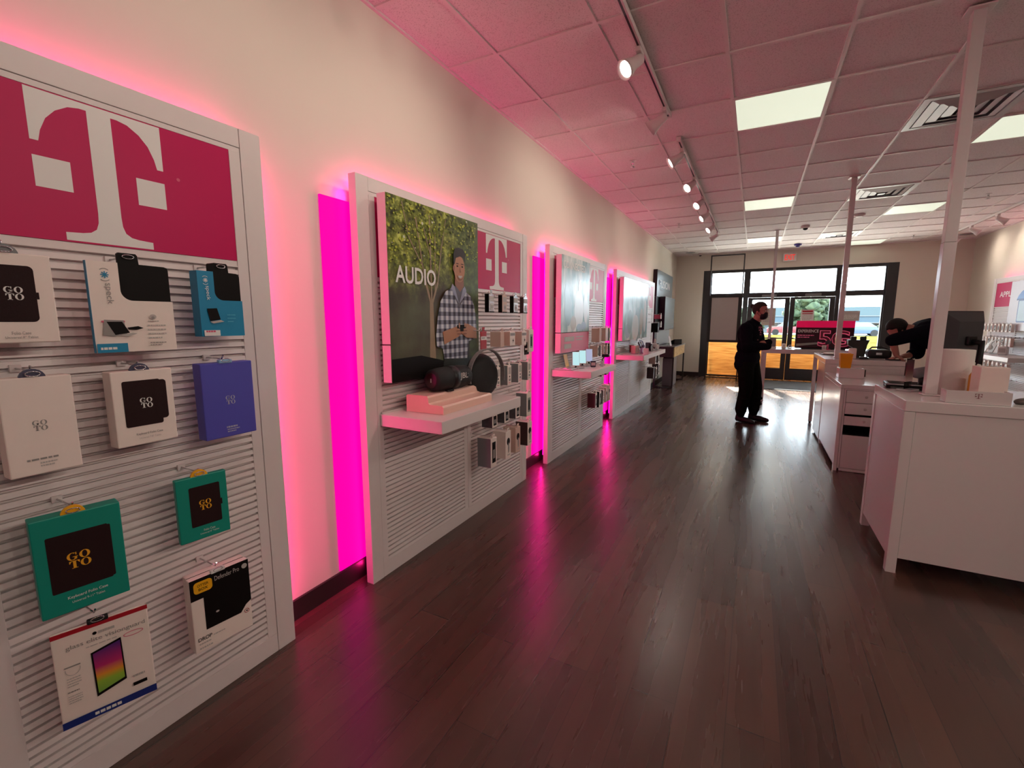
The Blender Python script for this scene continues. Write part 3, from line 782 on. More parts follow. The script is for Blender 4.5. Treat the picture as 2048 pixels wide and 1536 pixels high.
def display(label, base, rz, mods, signs, film=True, lstile=.045, sign_m=MAGENTA, led=LED, H=2.24, logos=None, MW=.905, lamps='lrt'):
    """wall display unit: outer stiles, rails, one slat wall and one sign per module; local x along the wall, front at y=0"""
    t = thing('slat_display', label, 'display panel', base, rz, 'white slat wall display units')
    W = .17 + MW*mods + (lstile-.045)
    for x, nme in ((0, 'side_stile'), (W-.085, 'side_stile')):
        b = MB(); b.box(x, x+.085, 0, .05, .0, H, WHITE, .002); b.build(nme, t)
    b = MB(); b.box(.0865, W-.0865, .001, .05, 2.168, H, WHITE, .002); b.build('top_rail', t)
    b = MB(); b.box(.0865, W-.0865, .001, .05, 0, .088, WHITE, .002); b.build('bottom_rail', t)
    b = MB(); b.box(.0865, W-.0865, .036, .05, .088, 2.168, WHITE); b.build('back_board', t)
    b = MB(); b.box(.0865, W-.0865, .004, .034, 2.150, 2.167, WHITE); b.box(.0865, W-.0865, .006, .034, 1.712, 1.732, WHITE); b.build('sign_rail', t)
    for k in range(mods):
        x = .085 + MW*k + (lstile-.045 if k else 0)
        ls = lstile if k == 0 else .045
        wd = MW + (lstile-.045 if k == 0 else 0)
        for xa, xb in ((x+.002, x+ls), (x+wd-.045, x+wd-.002)):
            b = MB(); b.box(xa, xb, .0015, .036, .088, 2.150, WHITE, .0015); b.build('stile', t)
        sw = wd - ls - .045
        slat_wall(sw, .089, 1.712).build('slat_wall', t, (x+ls, 0, 0))
        if signs[k]:
            b = MB(); b.box(0, sw, .004, .02, 1.733, 2.149, sign_m if signs[k] != 'pale' else PINKP); s = b.build('sign_panel', t, (x+ls, 0, 0))
            p = Print(.004)
            if signs[k] in ('T', 'pale'):
                p.tlogo(sw/2-.165+(logos or 0), 1.738, .33, .408, PRINTW)
                p.ell(sw/2+.19, 1.99, .006, .006, PINKP, 10)
            elif signs[k]: p.text(signs[k], sw*.20, 1.90, .095, PRINTW, w=sw*.60, off=.012)
            p.build('lettering', s)
    # light strips behind the edges
    for q in ((.040, .046, .08, 2.17), (W-.046, W-.040, .08, 2.17)):
        b = MB(); b.box(q[0], q[1], .052, .075, q[2], q[3], LEDM); b.build('led_strip', t)
    b = MB(); b.box(.05, W-.05, .052, .075, H-.046, H-.040, LEDM); b.build('led_strip', t)
    if 'r' in lamps: led_lamp(t, (W-.035, .088, 1.12), (.75, .66, 0), (0, 0, 1), 2.1, led*2.1)
    if 'l' in lamps: led_lamp(t, (.035, .088, 1.12), (-.75, .66, 0), (0, 0, 1), 2.1, led*2.1)
    if 't' in lamps: led_lamp(t, (W/2, .088, H-.035), (0, .66, .75), (1, 0, 0), W-.1, led*.42*W)
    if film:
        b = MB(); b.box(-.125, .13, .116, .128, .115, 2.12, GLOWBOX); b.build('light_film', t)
    return t, W
def hooks(t, pts, m=CHROME):
    for x, z, d in pts:
        b = MB(); b.box(x-.012, x+.012, -.005, .004, z-.010, z+.010, WHITE)
        b.path([(x, -.004, z), (x, -d+.012, z-.002), (x, -d, z+.012)], .0028, m, 6)
        b.build('peg_hook', t)
FX = -1.83
P1Y = .180
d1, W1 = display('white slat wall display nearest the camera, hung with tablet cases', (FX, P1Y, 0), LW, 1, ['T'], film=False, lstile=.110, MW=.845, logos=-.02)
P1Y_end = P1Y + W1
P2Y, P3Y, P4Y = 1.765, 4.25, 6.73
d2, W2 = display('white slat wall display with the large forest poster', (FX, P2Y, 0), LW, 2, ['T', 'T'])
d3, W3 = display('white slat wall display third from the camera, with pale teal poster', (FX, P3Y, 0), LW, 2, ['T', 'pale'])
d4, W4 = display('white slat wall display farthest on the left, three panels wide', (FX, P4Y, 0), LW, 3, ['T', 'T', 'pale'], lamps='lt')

# ------------------------------------------------------------------ tablet case boxes on the nearest display
BOXG = 'tablet case boxes on the nearest display'
def clip(parent, u, v, m, kind='half'):
    b = MB()
    if kind == 'half':
        n = 10
        b.prism([(u+.027*math.cos(PI*k/n), v-.004+.026*math.sin(PI*k/n)) for k in range(n+1)], 'y', .002, .010, m)
    elif kind == 'flat':
        b.box(u-.024, u+.024, -.004, .012, v-.003, v+.011, m, .003)
    o = b.build('hang_clip', parent)
    r = MB(); n = 14
    pts = [(u+.015*math.cos(2*PI*k/n), -.003, v+.008+.0065*math.sin(2*PI*k/n)) for k in range(n+1)]
    r.path(pts, .0016, CHROME, 6); r.build('hook_loop', o)
def hang_box(name, label, y, z0, w, h, th, col, art, yaw=0, xf=-1.71, cat='tablet case box', side=None, group=BOXG, clipm=None, ck='half', cu=None):
    t = thing(name, label, cat, (xf, y, z0), LW - R(yaw), group)
    b = MB(); b.box(0, w, 0, th, 0, h, col, min(.003, th*.3), 2)
    b.build('box_body', t)
    p = Print(-.0003); art(p, w, h); p.build('printed_front', t)
    if clipm: clip(t, w*.47 if cu is None else cu, h, clipm, ck)
    return t
def art_A(p, w, h):
    p.rrect(.012, .055, .115, .201, .012, CASEM); p.rect(.115, .115, .120, .133, CASEM)
    p.goto(.072, .129, .036, PRINTW); p.text('Folio Case', .076, .022, .008, PRINTG, w=.036, align='c'); p.text('Universal 8" Tablet', .076, .012, .006, PRINTG, w=.062, align='c')
hang_box('tablet_case_box', 'white box picturing a dark folio case, top row at the left picture edge', .385, 1.44, .152, .232, .03, CARD, art_A, clipm=GREYP, ck='half', cu=.066)
def art_D(p, w, h):
    p.goto(.070, .135, .030, PRINTG); p.bars(.035, .040, .082, 1, .008, PRINTG, .005); p.bars(.06, .029, .035, 2, .008, PRINTLG, .004, 3)
hang_box('tablet_case_box', 'plain white box with small grey lettering at the left picture edge', .400, 1.08, .148, .268, .05, CARD, art_D, clipm=mat('slate plastic', (.08, .08, .13), .3))
def art_E(p, w, h):
    p.rrect(.026, .060, .128, .206, .006, CASEM); p.rrect(.11, .075, .145, .203, .010, CASEM)
    p.goto(.085, .133, .034, PRINTW); p.text('Keyboard Folio Case', .086, .030, .009, PRINTG, w=.073, align='c', off=.01); p.text('Universal 7-8" Tablet', .086, .019, .006, PRINTLG, w=.06, align='c')
hang_box('tablet_case_box', 'white box picturing a square dark folio case, middle of the second row', .635, 1.105, .166, .238, .052, CARD, art_E, clipm=mat('slate plastic', (.08, .08, .13), .3))
SILV = mat('silver print', (.42, .42, .55), .4)
def art_F(p, w, h):
    p.goto(.095, .138, .034, SILV); p.bars(.073, .034, .05, 1, .01, SILV, .006, 14); p.bars(.075, .026, .045, 2, .008, SILV, .004, 4)
hang_box('tablet_case_box', 'plain violet blue box with silver lettering', .890, 1.068, .187, .278, .05, PURPLE, art_F, clipm=mat('pale blue plastic', (.25, .42, .62), .3), ck='flat')
def art_G(p, w, h):
    p.rrect(.027, .066, .160, .236, .004, CASEM); p.rrect(.150, .07, .166, .233, .004, CASEM)
    p.goto(.090, .152, .050, GOLD); p.text('Keyboard Folio Case', .10, .038, .011, PRINTW, w=.088, align='c', off=.01); p.text('Universal 9-11" Tablet', .10, .026, .007, PRINTW, w=.072, align='c')
hang_box('tablet_case_box', 'large teal box picturing a dark case with gold lettering', .417, .66, .194, .292, .05, TEAL, art_G, yaw=10, clipm=YELLOW)
def art_H(p, w, h):
    p.rrect(.037, .050, .134, .196, .005, CASEM); p.rect(.133, .11, .139, .132, CASEM)
    p.goto(.084, .125, .038, GOLD); p.text('Folio Case', .090, .028, .008, PRINTW, w=.036, align='c'); p.text('Universal 8" Tablet', .09, .018, .006, PRINTW, w=.06, align='c')
hang_box('tablet_case_box', 'small teal box picturing a dark case, right of the large teal one', .775, .722, .159, .233, .022, TEAL, art_H, yaw=8, clipm=YELLOW)
def art_I(p, w, h):
    p.rect(0, h-.014, w, h, REDC)
    p.ell(.092, .263, .005, .005, PRINTK, 14); p.bars(.100, .259, .045, 1, .01, PRINTLG, .008, 15)
    p.text('glass elite visionguard', .028, .235, .017, PRINTG, w=.180)
    p.bars(.07, .226, .09, 1, .006, PRINTLG, .003)
    p.poly([(.078, .205), (.148, .222), (.150, .080), (.080, .060)], PRINTK)
    p.poly([(.082, .200), (.145, .215), (.146, .088), (.084, .070)], grad_mat('rainbow screen print', [(0, srgb(120, 170, 70)), (.25, srgb(150, 190, 60)), (.4, srgb(230, 150, 50)), (.6, srgb(190, 40, 110)), (1, srgb(84, 40, 120))], 'Z', .07, .21))
    p.arc(.178, .222, .022, .006, .024, .008, 0, 360, PINKP)
    p.arc(.037, .178, .015, .017, .0165, .0185, 170, 370, PRINTLG); p.rect(.020, .186, .054, .190, PRINTG)
    p.bars(.022, .150, .03, 4, .008, PRINTLG, .003, 5); p.bars(.02, .108, .033, 1, .008, PRINTG, .004, 6); p.bars(.02, .095, .03, 4, .007, PRINTLG, .003, 7)
    p.bars(.165, .075, .04, 1, .008, PRINTLG, .007, 8); p.rect(.163, .046, .197, .057, PRINTK)
    p.rect(0, 0, w, .023, NAVY); p.bars(.07, .007, .085, 1, .01, PRINTW, .009, 16)
hang_box('screen_protector_pack', 'white tablet screen protector pack with red top and navy bottom strips', .425, .311, .218, .297, .012, CARD, art_I, yaw=17, clipm=BLACK, ck='flat', cat='screen protector')
def art_J(p, w, h):
    S = lambda L: [(a*w, c*h) for a, c in L]
    p.poly(S([(0, 1), (1, 1), (1, .40), (.90, .36), (.80, .27), (.2, .27), (.2, .72), (0, .72)]), PRINTK)
    p.rrect(.06*w, .80*h, .36*w, .955*h, .012, YELLOW); p.text('OTTER', .21*w, .885*h, .010, PRINTK, w=.036, align='c', off=.01); p.text('BOX', .21*w, .832*h, .010, PRINTK, w=.030, align='c', off=.01)
    p.text('Defender Pro', .40*w, .885*h, .018, PRINTLG, w=.085)
    p.ell(.92*w, .925*h, .010, .010, PRINTLG, 18); p.arc(.90*w, .27*h, .007, .007, .009, .009, 0, 360, REDC); p.ell(.90*w, .27*h, .003, .003, PRINTK, 10)
    p.ell(.40*w, .46*h, .006, .004, PRINTLG, 10)
    p.text('DROP', .05*w, .155*h, .014, PRINTK, w=.045, off=.012); p.bars(.30*w, .16*h, .05, 1, .01, PRINTLG, .004)
    p.bars(.06*w, .11*h, .05, 1, .01, PRINTLG, .005, 3); p.bars(.06*w, .05*h, .06, 1, .01, PRINTLG, .006, 4)
t = hang_box('tablet_case_box', 'deep white box with a large black picture and yellow badge, lowest on the right', .785, .298, .20, .282, .03, CARD, art_J, yaw=7, clipm=mat('clear plastic', (.7, .68, .66), .15), ck='flat')
b = MB(); b.box(.002, .198, .034, .062, 0, .282, CARD, .002); b.build('second_box_layer', t)
b = MB(); b.box(.004, .196, .0303, .0337, .09, .281, PRINTK); b.build('black_insert', t)

def speck_box(label, y, z0, w, h, th, col, cu, cv, logo, lt, yaw=0, xf=-1.71, small=False):
    t = thing('tablet_case_box', label, 'tablet case box', (xf, y, z0), LW - R(yaw), BOXG)
    r = .030
    arc = [(cu + r - r*math.cos(R(a)), cv + r - r*math.sin(R(a))) for a in range(0, 91, 10)]
    b = MB(); b.prism([(0, 0), (w, 0), (w, cv)] + arc[::-1] + [(cu, h), (0, h)], 'y', 0, th, col); b.build('box_body', t)
    b = MB(); b.prism([(cu+.002, cv-.02), (w-.003, cv-.02), (w-.003, h-.012), (w-.006, h-.004), (w-.014, h-.001), (cu+.056, h), (cu+.054, h+.026), (cu+.050, h+.031), (cu+.006, h+.031), (cu+.002, h+.027)], 'y', .003, th-.002, PRINTK); o = b.build('tablet_case', t)
    g = MB(); g.path([(cu+.028+.015*math.cos(2*PI*k/12), -.002, h+.020+.006*math.sin(2*PI*k/12)) for k in range(13)], .0016, CHROME, 6); g.build('hook_loop', o)
    p = Print(-.0003)
    cx = .040 if not small else .026; k = 1 if not small else .8
    cz = h - .030*k - .008
    p.arc(cx, cz, .015*k, .017*k, .017*k, .019*k, 50, 130, lt); p.arc(cx, cz, .015*k, .017*k, .017*k, .019*k, 230, 310, lt)
    for a in (0, 45, 90, 135): p.line((cx-.010*k*math.cos(R(a)), cz-.010*k*math.sin(R(a))), (cx+.010*k*math.cos(R(a)), cz+.010*k*math.sin(R(a))), .0028*k, logo)
    p.text('speck', cx-.006*k, cz-.024*k, .021*k, lt, w=.062*k, rot=-90)
    if not small:
        p.bars(.018, .090, .075, 1, .01, PINKP, .005)
        p.poly([(.018, .052), (.025, .098), (.073, .096), (.078, .055), (.045, .048)], PRINTG); p.poly([(.030, .092), (.068, .092), (.085, .058), (.048, .052)], PRINTK)
        p.poly([(.080, .074), (.108, .078), (.122, .072), (.105, .067), (.083, .068)], PRINTK); p.poly([(.055, .050), (.092, .058), (.104, .056), (.08, .046)], PRINTLG)
        p.ell(.150, .107, .010, .008, PRINTLG, 12); p.ell(.150, .104, .005, .005, PRINTG, 10)
        p.bars(.135, .092, .04, 1, .01, PRINTLG, .003, 3); p.bars(.133, .078, .05, 4, .013, PRINTLG, .004, 9); p.bars(.135, .024, .045, 2, .007, PRINTG, .003, 11)
        p.rect(0, 0, .075, .027, BLUEC); p.bars(.008, .009, .058, 1, .01, PRINTW, .007, 13)
    else:
        p.poly([(.022, .098), (.056, .100), (.066, .060), (.03, .054)], PRINTK); p.poly([(.028, .052), (.066, .058), (.078, .052), (.04, .046)], PRINTLG)
        p.bars(.09, .075, .03, 3, .012, mat('pale blue print', srgb(90, 180, 205), .4), .003, 4); p.rect(.006, .002, .060, .022, PRINTW); p.bars(.012, .015, .042, 1, .007, PINKP, .006, 5)
    p.build('printed_front', t)
    if not small: b = MB(); b.box(-.0008, 0, .0, th, 0, h, BLUEC); b.build('blue_side', t)
    return t
speck_box('white box with a black case in the cut out corner, top row', .612, 1.403, .213, .268, .014, CARD, .075, .156, BLUEC, PRINTG)
speck_box('small bright blue box with a black case in the cut out corner', .908, 1.442, .152, .228, .045, BLUEC, .055, .128, PRINTW, PRINTW, small=True)
L1 = lambda y: y - P1Y
hooks(d1, [(L1(.45), 1.69, .11), (L1(.715), 1.69, .115), (L1(.975), 1.69, .115), (L1(.47), 1.365, .11), (L1(.713), 1.36, .11), (L1(.978), 1.36, .11), (L1(.515), .965, .115), (L1(.855), .965, .115), (L1(.53), .62, .12), (L1(.885), .592, .115)])

# ------------------------------------------------------------------ posters
def poster(label, base, rz, w, z0, z1, art, th=.06, off=.035, lower=None, name='poster_box', side=WHITE):
    t = thing(name, label, 'poster', base, rz, None)
    zs = lower if lower else z0 + .20
    b = MB(); b.box(0, w, -off-th, -off, zs+.003, z1, side, .002); b.build('upper_box', t)
    b = MB(); b.box(0, w, -off-th, -off, z0, zs-.003, side, .002); b.build('lower_box', t)
    b = MB()
    for u in (.12, w-.12): b.box(u-.02, u+.02, -off, .0, z1-.12, z1-.05, GREYP); b.box(u-.02, u+.02, -off, .0, z0+.1, z0+.17, GREYP)
    b.build('wall_bracket', t)
    p = Print(0.0); art(p, w, z1-z0); p.build('printed_face', t, (0, -off-th-.0004, z0))
    return t
BARK = mat('pale bark print', srgb(150, 128, 104), .4, vary=.15, scale=20); PSKIN = mat('skin print', srgb(176, 122, 92), .4, vary=.06, scale=12); PHAIR = mat('dark hair print', srgb(36, 26, 24), .4)
PSHADE = mat('skin shade print', srgb(138, 88, 64), .4); PTEE = mat('grey tee print', srgb(92, 90, 100), .4); PDARK = mat('dark green print', srgb(34, 36, 30), .4, vary=.4, scale=9); PCOLL = mat('pale collar print', srgb(150, 152, 176), .4)
def art_audio(p, w, h):
    p.rect(0, 0, w, h, FOREST)
    # trunk and boughs of the young tree behind the man
    p.poly([(.335, .06), (.40, .06), (.385, .30), (.382, .46), (.347, .46), (.345, .30)], BARK)
    for a, bb, wd in (((.360, .44), (.300, .60), .018), ((.300, .60), (.235, .92), .010), ((.370, .44), (.430, .57), .016), ((.430, .57), (.475, .80), .009), ((.365, .46), (.36, .95), .013), ((.40, .52), (.41, .86), .008), ((.28, .66), (.17, .80), .007), ((.36, .72), (.30, .88), .006), ((.17, .80), (.12, .98), .006), ((.475, .80), (.52, .96), .006)):
        p.line(a, bb, wd, BARK)
    rn = random.Random(4); LF = [mat('yellow green leaf print', srgb(176, 184, 62), .4, vary=.1), mat('olive leaf print', srgb(112, 126, 40), .4, vary=.1), mat('deep leaf print', srgb(48, 54, 24), .4), mat('light sky gap print', srgb(200, 202, 180), .4)]
    p.n += 1; ly = p.n
    for k in range(460):
        u = rn.uniform(.01, w-.01); v = min(h-.008, rn.uniform(.62, 1.0) ** .9)
        if u > .5 and v < .74: continue
        r = rn.uniform(.003, .011)
        p.ell(u, v, min(r, u, w-u), min(r*rn.uniform(.5, 1), h-v), LF[0 if rn.random() < .45 else (1 if rn.random() < .6 else (2 if rn.random() < .8 else 3))], 7, ly + (k % 4)*.2)
    p.text('AUDIO', .05, .545, .095, PRINTW, w=.355, off=.018)
    # dark lower left and trousers
    p.poly([(0, 0), (.62, 0), (.60, .055), (.42, .10), (.25, .135), (0, .13)], PRINTK)
    # man in a plaid shirt
    p.poly([(.465, .05), (.76, .03), (.77, .22), (.48, .22)], PDARK)
    sh = [(.475, .10), (.735, .085), (.755, .20), (.835, .215), (.862, .26), (.85, .36), (.83, .44), (.79, .50), (.70, .545), (.58, .555), (.50, .52), (.445, .455), (.415, .36), (.395, .25), (.40, .18), (.46, .165)]
    p.poly(sh, PLAID)
    p.poly([(.59, .56), (.70, .55), (.69, .47), (.645, .42), (.605, .48)], PTEE)
    p.poly([(.575, .575), (.60, .555), (.645, .45), (.60, .50), (.56, .545)], PCOLL); p.poly([(.715, .565), (.695, .55), (.65, .45), (.70, .49), (.735, .535)], PCOLL)
    p.poly([(.605, .64), (.70, .64), (.705, .565), (.66, .525), (.60, .57)], PSHADE)
    p.ell(.655, .672, .062, .085, PSKIN, 26); p.ell(.592, .672, .010, .020, PSHADE, 12)
    p.poly([(.590, .695), (.588, .760), (.605, .795), (.65, .808), (.70, .800), (.722, .770), (.72, .715), (.705, .745), (.66, .752), (.615, .738), (.602, .70)], PHAIR)
    for u in (.630, .685):
        p.ell(u, .688, .010, .005, PRINTK, 12); p.rect(u-.014, .702, u+.014, .707, PHAIR)
    p.poly([(.656, .688), (.670, .650), (.652, .650)], PSHADE)
    p.poly([(.634, .628), (.684, .630), (.672, .617), (.656, .613), (.642, .617)], PRINTLG); p.arc(.66, .645, .038, .038, .042, .045, 200, 340, PSHADE)
    p.poly([(.455, .27), (.47, .19), (.63, .235), (.665, .265), (.655, .30), (.60, .30)], PSKIN)
    p.poly([(.845, .285), (.85, .215), (.72, .225), (.66, .255), (.675, .30), (.73, .32)], PSKIN)
    p.rrect(.612, .268, .715, .312, .006, PRINTK)
    for k in range(4): p.ell(.620+k*.004, .262-k*.010+.02, .026, .006, PSHADE if k % 2 else PSKIN, 12)
    for k in range(4): p.ell(.705-k*.003, .262-k*.010+.02, .024, .006, PSHADE if k % 2 else PSKIN, 12)
    p.ell(.632, .308, .008, .018, PSKIN, 10); p.ell(.698, .310, .008, .016, PSKIN, 10)
poster('large forest poster of a smiling person in a plaid shirt holding a phone', (FX, 1.872, 0), LW, .895, 1.157, 2.158, art_audio, lower=1.365)

def blurred_people(p, w, z0, z1, seed, cols):
    rn = random.Random(seed); p.n += 1; ly = p.n
    for k, (u, v, ru, rv) in enumerate(cols):
        p.ell(u*w, z0 + v*(z1-z0), ru*w, rv*(z1-z0), [mat('slate blur print', srgb(122, 146, 156), .25, vary=.15, scale=9), mat('pale blur print', srgb(214, 216, 220), .25, vary=.06, scale=9), mat('tan blur print', srgb(176, 160, 150), .25, vary=.1, scale=9), mat('blue blur print', srgb(150, 170, 200), .25, vary=.1, scale=9)][k % 4], 20, ly + k*.25)
    p.n = ly + len(cols)//4 + 1
def art_conn(p, w, h):
    p.rect(0, .213, w, h, TEALPH); p.rect(0, 0, w, .205, PINKP)
    blurred_people(p, w, .213, h, 3, [(.17, .52, .07, .13), (.60, .30, .17, .28), (.62, .62, .06, .11), (.62, .06, .10, .05), (.22, .30, .12, .22), (.85, .35, .08, .22), (.40, .12, .1, .1), (.78, .08, .1, .06)])
    p.text('CONNECTED', .04, h-.125, .075, PRINTW, w=w*.76, off=.01)
    p.bars(.11*w, .115, .33*w, 2, .075, PRINTLG, .05, 12)
    p.bars(.50*w, .15, .28*w, 2, .03, PRINTLG, .010, 5)
poster('pale teal poster of blurred people over a pink strip on the third display', (FX, P3Y+.085, 0), LW, .885, 1.160, 2.150, art_conn, lower=1.368)
def art_p4(p, w, h):
    p.rect(0, 0, w, h, TEALPH2)
    blurred_people(p, w, 0, h, 7, [(.55, .25, .10, .30), (.48, .20, .14, .22), (.72, .30, .08, .24), (.18, .15, .10, .12), (.25, .3, .09, .2), (.88, .4, .07, .3)])
poster('wide pale blue poster of blurred scenery on the farthest display', (FX, P4Y+.06, 0), LW, 1.73, 1.190, 2.130, art_p4, lower=1.37)

# ------------------------------------------------------------------ shelves
def shelf(label, base, rz, w, z, dep=.43, th=.068, name='display_shelf'):
    t = thing(name, label, 'shelf', base, rz, 'white shelves on the wall displays')
    b = MB(); b.box(0, w, -dep, -.001, z-th, z, WHITE, .003); b.build('board', t)
    b = MB(); b.box(.01, w-.01, -.016, -.001, z, z+.012, WHITE, .002); b.build('back_lip', t)
    return t
shelf('white shelf under the forest poster holding two black speakers', (FX, 1.868, 0), LW, .905, .975)
shelf('white shelf on the third display with phones on stands', (FX, P3Y+.075, 0), LW, .91, .990)
shelf('long white shelf on the farthest display crowded with gadgets', (FX, P4Y+.06, 0), LW, 1.86, .975, .42)

# ------------------------------------------------------------------ speakers on the first shelf
t = thing('display_riser', 'stepped cream acrylic riser under the cylindrical black speaker', 'riser', (-1.757, 2.01, .976))
b = MB()
st = [(0, 0), (.262, 0), (.262, .040), (.252, .050), (.168, .050), (.158, .058), (.158, .088), (.148, .098), (.008, .098), (0, .090)]
b.prism(st, 'y', 0, .53, CREAM); o = b.build('step_body', t)
t = thing('bluetooth_speaker', 'black cylindrical portable speaker lying on the stepped riser', 'speaker', (-1.652, 2.29, 1.074+.072), R(-4))
SPK = mat('black speaker fabric', (.006, .006, .007), .7, vary=.4, scale=400, bump=.2)
M = Matrix.Rotation(R(-90), 4, 'X')
b = MB(); b.lathe([(.001, -.165), (.055, -.165), (.066, -.150), (.071, -.10), (.0725, 0), (.071, .10), (.066, .150), (.055, .165), (.001, .165)], SPK, 36, M); b.build('fabric_body', t)
for s in (-1, 1):
    b = MB(); b.lathe([(.001, .168*s), (.042, .168*s), (.050, .162*s), (.050, .150*s), (.001, .150*s)], mat('dark red membrane', (.022, .003, .005), .4), 28, M); c = b.build('end_membrane', t)
    b = MB(); b.box(-.004, .004, .168*s-.001, .168*s+.001, -.012, .012, CHROME); b.build('end_mark', c)
b = MB(); b.lathe([(.069, -.030), (.0745, -.028), (.0745, .028), (.069, .030)], BLACK, 36, M); b.build('centre_band', t)
p = Print(0); p.text('JBL', 0, -.022, .046, PRINTLG, w=.075, align='c', off=.015); p.rect(.036, .012, .040, .016, PRINTLG)
p.build('lettering', t, (.0745, .055, .008), (0, R(0), R(90)))
b = MB(); b.box(.040, .062, -.09, -.03, -.073, -.062, BLACK, .003); b.build('rubber_foot', t)

HND = mat('grey strap', (.24, .22, .22), .45)
t = thing('round_speaker', 'round black speaker with a grey strap handle standing on the shelf', 'speaker', (-1.62, 2.62, .976), R(78))
b = MB(); q = Matrix.Translation((0, 0, .150)) @ Matrix.Rotation(R(90), 4, 'X') @ Matrix.Rotation(R(-6), 4, 'X')
b.lathe([(.001, -.055), (.07, -.052), (.115, -.038), (.143, -.012), (.148, .004), (.140, .022), (.115, .040), (.07, .050), (.001, .054)], SPK, 40, q); b.build('fabric_body', t)
b = MB(); n = 20
arc = [(-.175*math.cos(PI*k/n*1.0+R(0)), .0, .150+.172*math.sin(PI*k/n)) for k in range(n+1)]
arc = [(-.165*math.cos(R(20+a)), -.045, .155 + .172*math.sin(R(20+a))) for a in range(-34, 186, 10)]
for a, c in zip(arc[:-1], arc[1:]):
    A = Vector(a); B_ = Vector(c); d = (B_-A); nrm = Vector((d.z, 0, -d.x)).normalized()
    b.quad([A+Vector((0, -.016, 0)), A+Vector((0, .016, 0)), B_+Vector((0, .016, 0)), B_+Vector((0, -.016, 0))], HND)
    b.quad([A+Vector((0, -.016, 0))+nrm*-.006, B_+Vector((0, -.016, 0))+nrm*-.006, B_+Vector((0, .016, 0))+nrm*-.006, A+Vector((0, .016, 0))+nrm*-.006], HND)
    b.quad([A+Vector((0, -.016, 0)), B_+Vector((0, -.016, 0)), B_+Vector((0, -.016, 0))+nrm*-.006, A+Vector((0, -.016, 0))+nrm*-.006], HND)
b.build('strap_handle', t)
p = Print(0); p.text('harman/kardon', 0, 0, .009, CHROME, w=.055, align='c', off=.02); p.build('lettering', t, (.02, -.056, .085), (R(4), 0, 0))
b = MB(); b.box(-.05, .05, -.03, .03, 0, .014, CHROME, .004); b.build('foot', t)

# ------------------------------------------------------------------ hung accessory packs
SIDEG = mat('slate grey carton side', (.20, .22, .23), .5); KSIDE = mat('dark brown carton side', (.05, .02, .02), .5); TAN = mat('kraft pink carton', srgb(212, 182, 168), .5)
SILVER = mat('silver blister', (.72, .74, .76), .2, metal=.7)
def pack(label, y, z0, z1, w, th, xf, front, side, style, group, rz=LW, yaw=0, wallsign=1, cat='accessory pack', name='accessory_box'):
    h = z1 - z0
    t = thing(name, label, cat, (xf, y, z0), rz - R(yaw), group)
    b = MB(); b.box(0, w, .0, th, 0, h, front, min(.002, th*.2), 1); b.build('box_body', t)
    b = MB(); b.box(w*.3, w*.7, .001, .003, h-.001, h+.028, front); b.tube((w*.42, 0, h+.014), (w*.58, 0, h+.014), .003, CHROME, seg=6); b.build('hang_tab', t)
    if side is not None:
        b = MB(); b.box(-.0007, .0, .001, th-.001, .001, h-.001, side); s = b.build('printed_side', t)
    p = Print(-.0003); rn = random.Random(int(y*1000) + int(z0*77))
    if style == 'bolt':
        p.rect(0, h*.70, w, h*.92, PRINTLG); p.rrect(w*.1, h*.73, w*.9, h*.88, .003, PRINTG)
        p.poly([(w*.66, h*.56), (w*.42, h*.34), (w*.55, h*.34), (w*.48, h*.16), (w*.74, h*.40), (w*.60, h*.40)], PRINTK)
    elif style == 'icon':
        p.rect(w*.2, h*.55, w*.85, h*.9, PRINTLG); p.rect(w*.3, h*.2, w*.75, h*.32, PRINTG); p.ell(w*.5, h*.43, w*.12, w*.12, PRINTK, 12); p.bars(w*.2, h*.1, w*.6, 1, .01, PINKP, h*.04)
    elif style == 'dark':
        p.rect(w*.22, h*.15, w*.82, h*.86, PRINTK); p.rect(w*.35, h*.3, w*.7, h*.6, PRINTG)
    elif style == 'blob':
        p.ell(w*.5, h*.62, w*.3, h*.14, PRINTK, 14); p.ell(w*.55, h*.38, w*.14, h*.2, PRINTG, 14); p.rect(w*.3, h*.1, w*.8, h*.15, PRINTLG)
    elif style == 'blister':
        p.ell(w*.55, h*.30, w*.28, h*.18, PRINTLG, 16); p.ell(w*.55, h*.30, w*.16, h*.10, PRINTG, 16); p.rect(0, 0, w, h*.06, PRINTK); p.rect(w*.1, h*.62, w*.9, h*.88, PRINTLG)
    elif style == 'phone':
        p.rrect(w*.22, h*.18, w*.78, h*.80, w*.08, PRINTG); p.rrect(w*.34, h*.26, w*.66, h*.70, w*.06, PRINTK)
    elif style == 'card':
        p.rect(0, h*.52, w, h*.72, PRINTW); p.bars(w*.15, h*.6, w*.7, 1, .01, PRINTG, h*.06)
    p.build('printed_front', t)
    return t
G2 = 'accessory packs hung beside the forest poster'
rows2 = []
for k, (y, m, s) in enumerate(((2.765, SILVER, PRINTK), (2.955, TAN, PRINTK), (3.135, SILVER, PRINTK), (3.305, SILVER, KSIDE))):
    pack('%s blister pack, %s in the row under the small logo sign' % (('silver', 'pink beige', 'narrow silver', 'silver')[k], ('leftmost', 'second', 'third', 'rightmost')[k]), y, 1.553, 1.682, .07, .035, -1.645, m, s, 'blister', G2); rows2.append((y+.035, 1.69, .165))
pack('red hang card beside the forest poster edge', 2.645, 1.300, 1.423, .075, .006, -1.64, REDC, None, 'card', G2); rows2.append((2.68, 1.43, .17))
pack('plain beige carton, left of the cartons with lightning bolts', 2.955, 1.300, 1.412, .055, .09, -1.66, TAN, TAN, '', G2); rows2.append((2.98, 1.42, .16))
